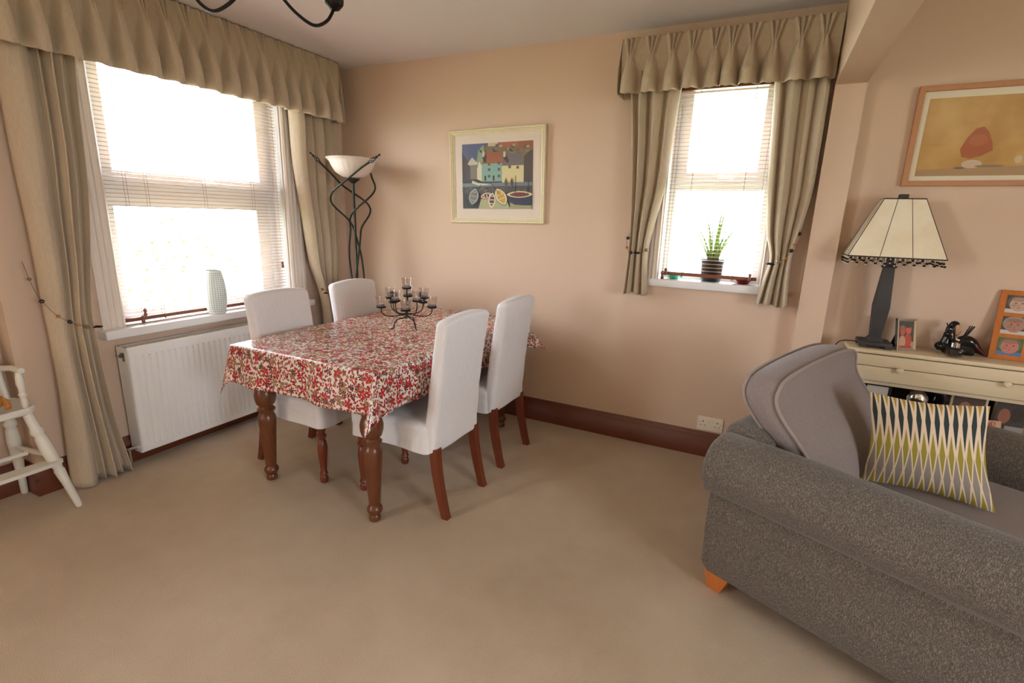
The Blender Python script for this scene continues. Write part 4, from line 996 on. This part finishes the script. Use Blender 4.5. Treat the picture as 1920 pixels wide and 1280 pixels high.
# ------------------------------------------------------------ console table
CZ = .812
t = thing('console_table', 'slim cream painted console with round knobs behind the armchair', 'console table', (3.425, -0.115, 0))
CW = 1.5
m = MB(); m.box(0, CW, -.085, .11, CZ - .020, CZ, bev=.006); m.box(.0, CW, .02, .024, CZ, CZ + .0004); m.build('top_board', M['cream'], t)
m = MB(); m.box(.018, .045, -.065, .10, 0, CZ - .02); m.build('side_panel', M['cream'], t, smooth=False)
m = MB(); m.box(CW - .045, CW - .018, -.065, .10, 0, CZ - .02); m.build('side_panel', M['cream'], t, smooth=False)
m = MB(); m.box(.04, CW - .04, .095, .102, .08, CZ - .02); m.build('back_panel', M['dark'], t, smooth=False)
for z in (.655, .37, .08):
    m = MB(); m.box(.04, CW - .04, -.06, .098, z - .016, z); m.build('shelf', M['cream'], t, smooth=False)
m = MB(); m.box(.035, CW - .035, -.078, -.062, .733, CZ - .024, bev=.002); m.build('frieze', M['cream'], t)
for k, x in enumerate((.216, .602, 1.0)):
    pass
m = MB(); m.box(.035, CW - .035, -.078, -.062, .660, .730, bev=.002); o = m.build('drawer_front', M['cream'], t)
for x in (.216, .602, 1.0, 1.35):
    m = MB(); m.lathe([(.006, 0), (.007, .006), (.013, .010), (.015, .017), (.012, .024), (.001, .027)], (0, 0, 0), 18, xf=lambda p, x=x: (x + p[0], -.078 - p[2], .729 + p[1])); m.build('knob', M['cream'], o)
# lamp on console
LX, LY = 3.535, -0.105; LZ = CZ + .0006
t = thing('table_lamp', 'dark metal lamp with panelled ivory shade and bead fringe on the console', 'lamp', (LX, LY, LZ), 0.0)
m = MB(); m.box(-.068, .068, -.062, .062, .010, .030, bev=.005)
for sx_ in (-1, 1):
    for sy_ in (-1, 1): m.box(sx_ * .052 - .014, sx_ * .052 + .014, sy_ * .046 - .014, sy_ * .046 + .014, 0, .014, bev=.003)
def frus(m, z0, a0, z1, a1, n=4):
    V = [(s * a0, q * a0, z0) for s, q in ((-1, -1), (1, -1), (1, 1), (-1, 1))] + [(s * a1, q * a1, z1) for s, q in ((-1, -1), (1, -1), (1, 1), (-1, 1))]
    m.add(V, [(3, 2, 1, 0), (4, 5, 6, 7), (0, 1, 5, 4), (1, 2, 6, 5), (2, 3, 7, 6), (3, 0, 4, 7)])
frus(m, .030, .036, .050, .024); m.build('base', M['slate'], t, ang=30)
m = MB(); frus(m, .048, .022, .20, .032); frus(m, .20, .032, .385, .021); m.lathe([(.001, .385), (.030, .385), (.032, .390), (.030, .395), (.001, .395)], (0, 0, 0), 24); m.build('stem', M['slate'], t, ang=30)
m = MB(); m.tube([(0, 0, .39), (0, 0, .70)], .007, 10); m.lathe([(.012, .395), (.016, .40), (.013, .44), (.012, .445)], (0, 0, 0), 16); m.build('socket_tube', M['slate'], t)
# shade: rectangular pyramid, 3 panels per side
zb_, zt_ = .438, .700; bx_, by_ = .186, .105; tx_, ty_ = .078, .046
def cr(z): k = (z - zb_) / (zt_ - zb_); return bx_ + (tx_ - bx_) * k, by_ + (ty_ - by_) * k
def side_pts(z, k):  # 12 points round
    X, Y = cr(z); c = [(-X, -Y), (X, -Y), (X, Y), (-X, Y)]; s_, q = divmod(k, 3); a, b = c[s_ % 4], c[(s_ + 1) % 4]; return (a[0] + (b[0] - a[0]) * q / 3, a[1] + (b[1] - a[1]) * q / 3, z)
sh = None; m = MB(); V = [side_pts(zb_, k) for k in range(12)] + [side_pts(zt_, k) for k in range(12)]
m.add(V, [(k, (k + 1) % 12, 12 + (k + 1) % 12, 12 + k) for k in range(12)]); sh = m.build('lamp_shade', M['shade'], t, smooth=False, solid=.002)
m = MB()
for k in range(12): m.tube([side_pts(zb_, k), side_pts(zt_, k)], .0018, 6)
m.tube([side_pts(zb_, k) for k in (0, 3, 6, 9)], .0026, 6, closed=True); m.tube([side_pts(zt_, k) for k in (0, 3, 6, 9)], .003, 6, closed=True)
X, Y = cr(zt_); m.box(-X, X, -Y, Y, zt_ - .001, zt_ + .002); m.build('leading', M['bead'], sh)
m = MB(); m.box(-.018, .018, -.016, .016, zt_ + .002, zt_ + .022, bev=.003); m.build('finial', M['slate'], t)
m = MB(); mm2 = MB(); K = 64
per = []
X, Y = bx_ - .004, by_ - .004; c = [(-X, -Y), (X, -Y), (X, Y), (-X, Y)]
for s_ in range(4):
    a, b = c[s_], c[(s_ + 1) % 4]; L_ = math.hypot(b[0] - a[0], b[1] - a[1]); nn = int(L_ / .0175)
    for q in range(nn): per.append((a[0] + (b[0] - a[0]) * q / nn, a[1] + (b[1] - a[1]) * q / nn))
for i, (x, y) in enumerate(per):
    dz = .012 if i % 2 == 0 else .0
    m.sphere((x, y, zb_ - .018 - dz), .0062, 8, 6, (1.1, 1.1, .8)); mm2.sphere((x, y, zb_ - .008), .0035, 6, 5); mm2.sphere((x, y, zb_ - .026 - dz), .0032, 6, 5); mm2.tube([(x, y, zb_), (x, y, zb_ - .026 - dz)], .0006, 4)
lab(m.build('bead_fringe', M['bead'], sh), 'row of dark brown drop beads'); lab(mm2.build('bead_spacers', M['clearbead'], sh), 'small clear beads on the fringe')
m = MB(); m.tube(smooth_path([(-.068, .0, .014), (-.10, .01, .014), (-.14, .02, .0), (-.165, .03, -.06), (-.175, .05, -.16), (-.18, .07, -.6)], 8), .0025, 6); m.build('power_cord', M['blackmatt'], t)

# silver photo frame
t = thing('photo_frame', 'silver framed photo of a couple beside the lamp on the console', 'photo frame', (3.662, -0.125, LZ), 0); t.rotation_euler = (0, 0, math.radians(26))
def lean(p, k=.22): return (p[0], p[1] + p[2] * k, p[2])
w_, h_ = .092, .150
m = MB(); frame_bars(m, w_, h_, .012, [(0, -.008), (0, .008), (.3, .010), (1, .004), (1, 0)]); m.v = [lean((p[0], p[1], p[2] + h_ / 2)) for p in m.v]; m.build('frame', M['silver'], t, ang=25)
m = MB(); m.box(-w_ / 2 + .002, w_ / 2 - .002, 0.0, .008, .003, h_ - .003, xf=lean); m.build('backing', M['blackmatt'], t, smooth=False)
m = MB(); A = [(rect(0, 0, 1, 1), (60, 62, 56)), (rect(0, 0, 1, .25), (184, 160, 132)), (ell(.28, .62, .17, .16), (196, 84, 54)), (ell(.26, .74, .18, .09), (150, 96, 60)), (ell(.66, .68, .19, .17), (206, 96, 62)), (ell(.64, .82, .19, .08), (70, 52, 42)), (ell(.62, .28, .26, .26), (190, 66, 40)), (ell(.26, .24, .22, .22), (196, 150, 116)), (rect(.1, .02, .9, .10), (170, 60, 44))]
for l, (poly, c_) in enumerate(A): flat(lambda u, v, l: lean(((u - .5) * .072, -.0006 - l * .00006, .010 + v * .130)), [(min(max(a, 0), 1), min(max(b, 0), 1)) for a, b in poly], l, c_, m)
m.build('photograph', M['print'], t, smooth=False)
m = MB(); m.add([(-.022, .010, .10), (.022, .010, .10), (.022, .075, .001), (-.022, .075, .001), (-.022, .013, .115), (.022, .013, .115), (.022, .079, .001), (-.022, .079, .001)], [(0, 1, 2, 3), (7, 6, 5, 4), (0, 4, 5, 1), (1, 5, 6, 2), (2, 6, 7, 3), (3, 7, 4, 0)])
m.v = [lean((p[0], p[1], p[2])) if p[2] > .05 else p for p in m.v]; m.build('easel_back', M['blackmatt'], t, smooth=False)
# reed diffuser
t = thing('reed_diffuser', 'square glass bottle with black reeds and silver collar on the console', 'reed diffuser', (3.838, -0.145, LZ), .1)
m = MB(); m.box(-.030, .030, -.026, .026, 0, .045, bev=.008); m.build('bottle', M['smoke'], t)
m = MB(); m.box(-.025, .025, -.021, .021, .008, .034, bev=.006); m.build('oil', M['oil'], t)
m = MB(); m.lathe([(.012, .045), (.0165, .046), (.0165, .066), (.013, .067), (.001, .067)], (0, 0, 0), 24, ripple=lambda a, z: .03 * math.cos(16 * a)); m.build('collar', M['chrome'], t)
for (dx, dy) in ((-.052, .0), (-.026, .01), (-.022, .0), (.044, .0), (.047, .008), (.050, -.006), (.041, .012), (.053, .004)):
    m = MB(); m.tube([(dx * .12, dy * .2, .05), (dx, dy, .155 if dx < 0 else .148)], .0024, 6); m.build('reed', M['reed'], t)
# seated figurine
t = thing('figurine', 'glossy seated lady figurine in black and oxblood dress behind the diffuser', 'figurine', (3.862, -0.070, LZ))
m = MB(); P = smooth_path([(-.075, .0, .020), (-.06, 0, .03), (-.03, 0, .035), (0, 0, .055), (.025, 0, .068), (.05, 0, .060), (.08, 0, .030), (.115, 0, .006)], 5)
m.tube(P, [interp([(0, .012), (.2, .026), (.5, .024), (.62, .026), (.8, .020), (1, .004)], i / (len(P) - 1)) for i in range(len(P))], 14); m.box(-.05, .07, -.016, .016, .0, .05, bev=.01); m.v = [(p[0], p[1], max(p[2], .0005)) for p in m.v]; m.build('dress', M['black'], t, ang=60)
m = MB(); P = smooth_path([(.052, -.012, .066), (.075, -.014, .04), (.112, -.008, .008)], 5); m.tube(P, [.010 - .007 * i / (len(P) - 1) for i in range(len(P))], 10); m.build('dress_lining', M['oxblood'], t, ang=60)
m = MB(); P = smooth_path([(-.045, 0, .05), (-.042, 0, .075), (-.035, 0, .098), (-.028, 0, .112)], 5); m.tube(P, [interp([(0, .020), (.35, .017), (.6, .020), (.85, .008), (1, .008)], i / (len(P) - 1)) for i in range(len(P))], 12); m.build('bodice', M['black'], t)
m = MB(); m.sphere((-.018, -.004, .128), .0165, 14, 10, (.85, .9, 1.15)); m.tube([(-.03, 0, .10), (-.02, 0, .118)], .0065, 8)
m.tube(smooth_path([(-.03, -.016, .098), (-.012, -.02, .075), (.008, -.018, .068)], 5), .005, 8); m.tube(smooth_path([(-.03, .016, .098), (-.005, .02, .085), (.01, .004, .11)], 5), .0048, 8)
m.sphere((-.004, -.012, .128), .003, 6, 5); m.build('head_and_arms', M['skin'], t)
m = MB(); m.sphere((-.024, .002, .136), .020, 14, 10, (1, .95, 1.0)); m.tube(smooth_path([(-.036, 0, .14), (-.045, 0, .12), (-.046, 0, .095)], 5), .008, 8); m.build('hair', M['black'], t)
# orange multi-photo frame
t = thing('photo_frame', 'orange pine frame with three baby photos at the right end of the console', 'photo frame', (4.092, -0.085, LZ), math.radians(-8))
w_, h_ = .22, .31
m = MB(); lean2 = lambda p: lean(p, .18)
m.box(-w_ / 2, w_ / 2, 0, .014, 0, h_, bev=.002, xf=lean2); m.build('frame', M['orangewood'], t)
for i, (bgc, hatc, fc) in enumerate((((70, 96, 48), (96, 110, 74), (196, 122, 106)), ((70, 56, 50), (150, 136, 120), (176, 124, 102)), ((60, 54, 50), (98, 84, 74), (196, 158, 134)))):
    z0 = .022 + i * .095; m = MB()
    for cxx in ((-.04,) if True else ()):
        A = [(rect(0, 0, 1, 1), bgc), (rect(0, 0, 1, .22), (76, 116, 160) if i == 0 else (200, 190, 180)), (ell(.5, .60, .47, .44), hatc), (ell(.5, .5, .36, .40), fc), (ell(.5, .78, .30, .12), tuple(int(c_ * .86) for c_ in fc)), (ell(.32, .42, .12, .10), tuple(int(c_ * .93) for c_ in fc)), (ell(.38, .56, .045, .03), (60, 44, 40)), (ell(.64, .56, .045, .03), (60, 44, 40)), (ell(.51, .44, .04, .05), tuple(int(c_ * .88) for c_ in fc)), (ell(.51, .30, .07, .02), (150, 84, 76))]
        for l, (poly, c_) in enumerate(A): flat(lambda u, v, l: lean2((-.045 + (u - .5) * .085, -.0006 - l * .00006, z0 + v * .078)), [(min(max(a, 0), 1), min(max(b, 0), 1)) for a, b in poly], l, c_, m)
    m.build('baby_photograph', M['print'], t, smooth=False)
m = MB(); m.box(-.02, .02, .02, .055, 0.0, .2, xf=lambda p: (p[0], p[1] + (p[2] * .14), p[2])); m.build('easel_back', M['blackmatt'], t, smooth=False)
# things on the shelf under the drawer (seen between the cushion and the drawer)
SZ = .3705
t = thing('photo_frame', 'dark framed picture in the shadow at left of the open shelf', 'photo frame', (3.60, -0.06, SZ))
m = MB(); m.box(-.06, .06, 0, .012, 0, .25, bev=.002); m.build('frame', M['blackmatt'], t); m = MB(); m.box(-.045, .045, -.001, .0005, .03, .232); m.build('picture', M['mount'], t, smooth=False)
t = thing('silver_ornament', 'shiny silver rounded ornament on the open console shelf', 'ornament', (3.755, -0.10, SZ))
m = MB(); m.lathe([(.03, 0), (.035, .01), (.02, .03), (.012, .10), (.03, .15), (.045, .19), (.047, .215), (.035, .24), (.010, .252), (.008, .26), (.001, .262)], (0, 0, 0), 24); m.build('body', M['chrome'], t)
t = thing('wine_glass', 'dark round goblet behind the silver ornament on the open shelf', 'glass', (3.85, -0.055, SZ))
m = MB(); m.lathe([(.03, 0), (.03, .004), (.006, .012), (.005, .10), (.02, .12), (.042, .17), (.044, .21), (.034, .262), (.032, .262), (.04, .21), (.038, .17), (.001, .125)], (0, 0, 0), 24); m.build('bowl', M['black'], t)
t = thing('photo_frame', 'pale edged picture frame leaning on the open shelf', 'photo frame', (3.965, -0.055, SZ))
m = MB(); m.box(-.07, .07, 0, .012, 0, .26, bev=.002); m.build('frame', M['cream'], t); m = MB()
for l, (poly, c_) in enumerate([(rect(0, 0, 1, 1), (92, 66, 56)), (ell(.4, .7, .2, .16), (178, 120, 94)), (ell(.75, .6, .16, .15), (160, 100, 80)), (rect(0, 0, 1, .35), (110, 90, 80))]): flat(lambda u, v, l: ((u - .5) * .12, -.001 - l * .00006, .012 + v * .236), [(min(max(a, 0), 1), min(max(b, 0), 1)) for a, b in poly], l, c_, m)
m.build('photograph', M['print'], t, smooth=False)
t = thing('photo_frame', 'gold edged photo frame at right of the open shelf', 'photo frame', (4.12, -0.06, SZ))
m = MB(); m.box(-.065, .065, 0, .012, 0, .255, bev=.002); m.build('frame', M['brass'], t); m = MB()
for l, (poly, c_) in enumerate([(rect(0, 0, 1, 1), (70, 58, 54)), (ell(.3, .7, .2, .16), (170, 104, 78)), (ell(.7, .75, .2, .16), (60, 44, 40)), (rect(.4, 0, 1, .5), (168, 160, 160))]): flat(lambda u, v, l: ((u - .5) * .11, -.001 - l * .00006, .012 + v * .231), [(min(max(a, 0), 1), min(max(b, 0), 1)) for a, b in poly], l, c_, m)
m.build('photograph', M['print'], t, smooth=False)
t = thing('greeting_card', 'pink card with red lettering resting on the open shelf', 'card', (4.04, -0.135, SZ), .2)
m = MB(); m.box(-.05, .05, 0, .002, 0, .155, xf=lambda p: (p[0], p[1] + p[2] * .2, p[2])); m.build('card', simple('pink_card', (226, 176, 140), .7, var=.05), t, smooth=False)

def text(body, name, parent, mat, size, mtx, ext=.0002):
    cu = bpy.data.curves.new(name, 'FONT'); cu.body = body; cu.size = size; cu.extrude = ext; cu.align_x = 'CENTER'; cu.align_y = 'CENTER'
    tmp = bpy.data.objects.new('tmp', cu); COL.objects.link(tmp)
    me = bpy.data.meshes.new_from_object(tmp.evaluated_get(bpy.context.evaluated_depsgraph_get())); bpy.data.objects.remove(tmp)
    me.materials.clear(); me.materials.append(mat); me.transform(mtx)
    o = bpy.data.objects.new(name, me); COL.objects.link(o); o.parent = parent; return o
redink = simple('red_ink', (190, 60, 30), .7, var=0)
text('AND', 'red_lettering', t, redink, .026, Matrix.Translation((0, .0265, .140)) @ Matrix.Rotation(PI / 2 - .2, 4, 'X'))
text('MAIN', 'red_lettering', t, redink, .026, Matrix.Translation((0, .0213, .114)) @ Matrix.Rotation(PI / 2 - .2, 4, 'X'))

# ------------------------------------------------------------ ceiling light (only its lowest arms show)
CC = Vector((1.293, -1.68, 0))
t = thing('ceiling_light', 'dark metal multi-arm ceiling light hanging above the table', 'ceiling light', (CC.x, CC.y, H))
m = MB(); m.lathe([(.001, -.03), (.04, -.028), (.06, -.01), (.06, 0)], (0, 0, 0), 24); m.build('ceiling_rose', M['iron'], t)
m = MB(); m.tube([(0, 0, -.02), (0, 0, -.22)], .008, 10); m.sphere((0, 0, -.225), .03, 16, 10); m.build('stem', M['iron'], t)
for k in range(3):
    a = math.radians(75 + 120 * k); dv = Vector((math.cos(a), math.sin(a), 0)); R_ = .285
    P = smooth_path([Vector((0, 0, -.225)) + dv * .02, Vector((0, 0, -.275)) + dv * .075, Vector((0, 0, -.315)) + dv * .13, Vector((0, 0, -.335)) + dv * .196, Vector((0, 0, -.305)) + dv * .25, Vector((0, 0, -.25)) + dv * R_], 8)
    m = MB(); m.tube(P, .0062, 10); ar = m.build('arm', M['iron'], t)
    m = MB(); m.lathe([(.001, -.262), (.018, -.257), (.034, -.238), (.036, -.222), (.030, -.219), (.001, -.225)], tuple(dv * R_), 20); m.build('lamp_cup', M['iron'], ar)
    m = MB(); m.lathe([(.024, -.22), (.035, -.18), (.055, -.14), (.062, -.12), (.058, -.12), (.03, -.18), (.018, -.218)], tuple(dv * R_), 24, cap=False); m.build('glass_shade', M['alab'], ar)

# ------------------------------------------------------------ high chair at far left
t = thing('high_chair', 'white painted wooden high chair with turned legs at the left edge', 'high chair', (0.07, -2.32, 0))
def hc(p): return Vector(p) - Vector((0.07, -2.32, 0))
hl = [(.010, 0), (.014, .01), (.0165, .13), (.021, .20), (.017, .21), (.023, .235), (.026, .31), (.023, .37), (.019, .385), (.025, .395), (.025, .41), (.020, .42), (.018, .50)]
feet = [(.272, -2.068), (-.085, -2.135), (.272, -2.58), (-.085, -2.56)]; tops = [(.165, -2.150), (-.01, -2.155), (.165, -2.49), (-.01, -2.49)]
tz = .475
def legpt(i, z): k = z / tz; return Vector((feet[i][0] + (tops[i][0] - feet[i][0]) * k, feet[i][1] + (tops[i][1] - feet[i][1]) * k, z))
for i in range(4):
    P = [hc(legpt(i, z * tz / .50)) for (r_, z) in hl]; R_ = [r_ for (r_, z) in hl]
    m = MB(); m.tube(P, R_, 16); m.build('leg', M['hcwhite'], t, ang=60)
m = MB(); out = []
so = smooth_path([(.195, -2.20, 0), (.175, -2.125, 0), (.10, -2.10, 0), (-.03, -2.12, 0), (-.05, -2.20, 0), (-.05, -2.44, 0), (-.03, -2.52, 0), (.10, -2.54, 0), (.175, -2.515, 0), (.195, -2.44, 0)], 6, True)
n = len(so); c = Vector((.07, -2.32, 0)); V = []
for (sc, z) in ((.94, .468), (1, .474), (1, .494), (.97, .500), (.5, .497), (.05, .496)):
    V += [tuple(hc(c + (p - c) * sc + Vector((0, 0, z)))) for p in so]
m.add(V, [(j * n + i, j * n + (i + 1) % n, (j + 1) * n + (i + 1) % n, (j + 1) * n + i) for j in range(5) for i in range(n)] + [tuple(reversed(range(n))), tuple(5 * n + i for i in range(n))]); m.build('seat', M['hcwhite'], t, ang=40)
# footrest across the front legs
m = MB(); a, b = legpt(0, .235), legpt(2, .235)
fr = smooth_path([(.235, -2.085, 0), (.262, -2.110, 0), (.272, -2.2, 0), (.272, -2.45, 0), (.262, -2.53, 0), (.235, -2.56, 0), (.205, -2.5, 0), (.20, -2.32, 0), (.205, -2.14, 0)], 5, True)
m.prism([(p.x, p.y) for p in fr], lambda q: tuple(hc((q[0], q[1], .245))), lambda q: tuple(hc((q[0], q[1], .229)))); m.build('footrest', M['hcwhite'], t, ang=40)
for (i, j, z) in ((0, 1, .26), (2, 3, .26), (1, 3, .20)):
    m = MB(); p, q = hc(legpt(i, z)), hc(legpt(j, z)); P = [p.lerp(q, k / 6) for k in range(7)]; m.tube(P, [.007, .009, .011, .012, .011, .009, .007], 10); m.build('stretcher', M['hcwhite'], t)
m = MB(); m.tube([hc((.15, -2.17, .285)), hc((.15, -2.50, .285))], .010, 10); m.build('stretcher', M['hcwhite'], t)
sp_ = [(.010, 0), (.013, .03), (.011, .045), (.016, .06), (.011, .072), (.013, .078), (.011, .084), (.016, .11), (.014, .14), (.009, .165)]
for y in (-2.148, -2.49):
    m = MB(); m.lathe([(r_, z * 1.0) for r_, z in sp_], tuple(hc((.162, y, .498))), 16); m.build('arm_spindle', M['hcwhite'], t)
    m = MB(); m.tube(smooth_path([hc((.195, y, .672)), hc((.10, y, .668)), hc((.02, y * .998 - .004, .655)), hc((-.06, y + (.02 if y < -2.3 else -.02), .648))], 6), .0125, 12); m.build('armrest', M['hcwhite'], t)
m = MB(); m.tube(smooth_path([hc((-.03, -2.14, .49)), hc((-.075, -2.16, .80)), hc((-.085, -2.22, .93)), hc((-.09, -2.32, .96)), hc((-.085, -2.42, .93)), hc((-.075, -2.48, .80)), hc((-.03, -2.50, .49))], 8), .012, 12); m.build('back_bow', M['hcwhite'], t)
for y in (-2.23, -2.29, -2.35, -2.41):
    m = MB(); m.tube([hc((-.03, y, .495)), hc((-.088, y, .945))], .007, 8); m.build('back_spindle', M['hcwhite'], t)
t = thing('crocheted_cloth', 'white crocheted cloth hanging in the high chair', 'cloth', (0.03, -2.3, .5005))
m = MB(); m.grid(lambda u, v: (-.072 - .03 * v + .008 * math.sin(20 * u), .168 - .32 * u + .004 * math.sin(30 * v), .012 + .22 * v), 30, 24); m.build('cloth_panel', M['crochet'], t, ang=180, solid=.004)
m = MB(); m.grid(lambda u, v: (-.075 + .10 * v, .150 - .29 * u, .003 + .004 * math.sin(18 * u) ** 2), 20, 10); m.build('cloth_lap', M['crochet'], t, ang=180, solid=.003)
t = thing('soft_toy', 'ginger furry soft toy sitting on the high chair seat', 'soft toy', (0.135, -2.250, .507))
m = MB(); r = random.Random(2); m.sphere((0, 0, .038), .042, 22, 16, (1, 1.05, .9)); m.v = [(p[0] * (1 + r.uniform(-.07, .07)), p[1] * (1 + r.uniform(-.07, .07)), max(0.0, p[2] * (1 + r.uniform(-.05, .05)))) for p in m.v]; m.build('body', M['fur'], t, ang=180)
m = MB(); m.sphere((.01, -.01, .092), .030, 18, 12); m.sphere((-.005, .02, .115), .010, 8, 6); m.sphere((-.005, -.035, .112), .010, 8, 6); m.build('head', M['fur'], t, ang=180)
for s in (-1, 1): m = MB(); m.tube(smooth_path([(0, s * .035, .05), (.03, s * .045, .03), (.05, s * .04, .012)], 4), .011, 10); m.build('arm', M['fur'], t)

# ------------------------------------------------------------ shrubs outside the large window
def shrub(label, loc, R_, seed):
    r = random.Random(seed); m = MB()
    for i in range(700):
        d = Vector((r.gauss(0, 1), r.gauss(0, 1), r.gauss(0, 1))).normalized() * (r.random() ** .4); p = Vector((d.x * R_, d.y * R_, d.z * R_ * 1.3 + R_ * 1.3))
        a = Vector((r.gauss(0, 1), r.gauss(0, 1), r.gauss(0, 1))).normalized() * .05; b = a.cross(Vector((r.random(), r.random(), r.random()))).normalized() * .022
        m.add([tuple(p - a), tuple(p + b), tuple(p + a), tuple(p - b)], [(0, 1, 2, 3)])
    t = thing('garden_shrub', label, 'shrub', loc); m.build('foliage', M['shrub'], t, smooth=False)
    m = MB(); m.tube([(0, 0, -.02), (.02, 0, R_ * .8)], .025, 8); m.build('trunk', M['skirt'], t)
shrub('pale green shrub outside the left edge of the large window', (-2.3, -1.55, -.4), .55, 1)
shrub('pale green shrub outside the right side of the large window', (-3.6, 0.75, -.4), .7, 2)
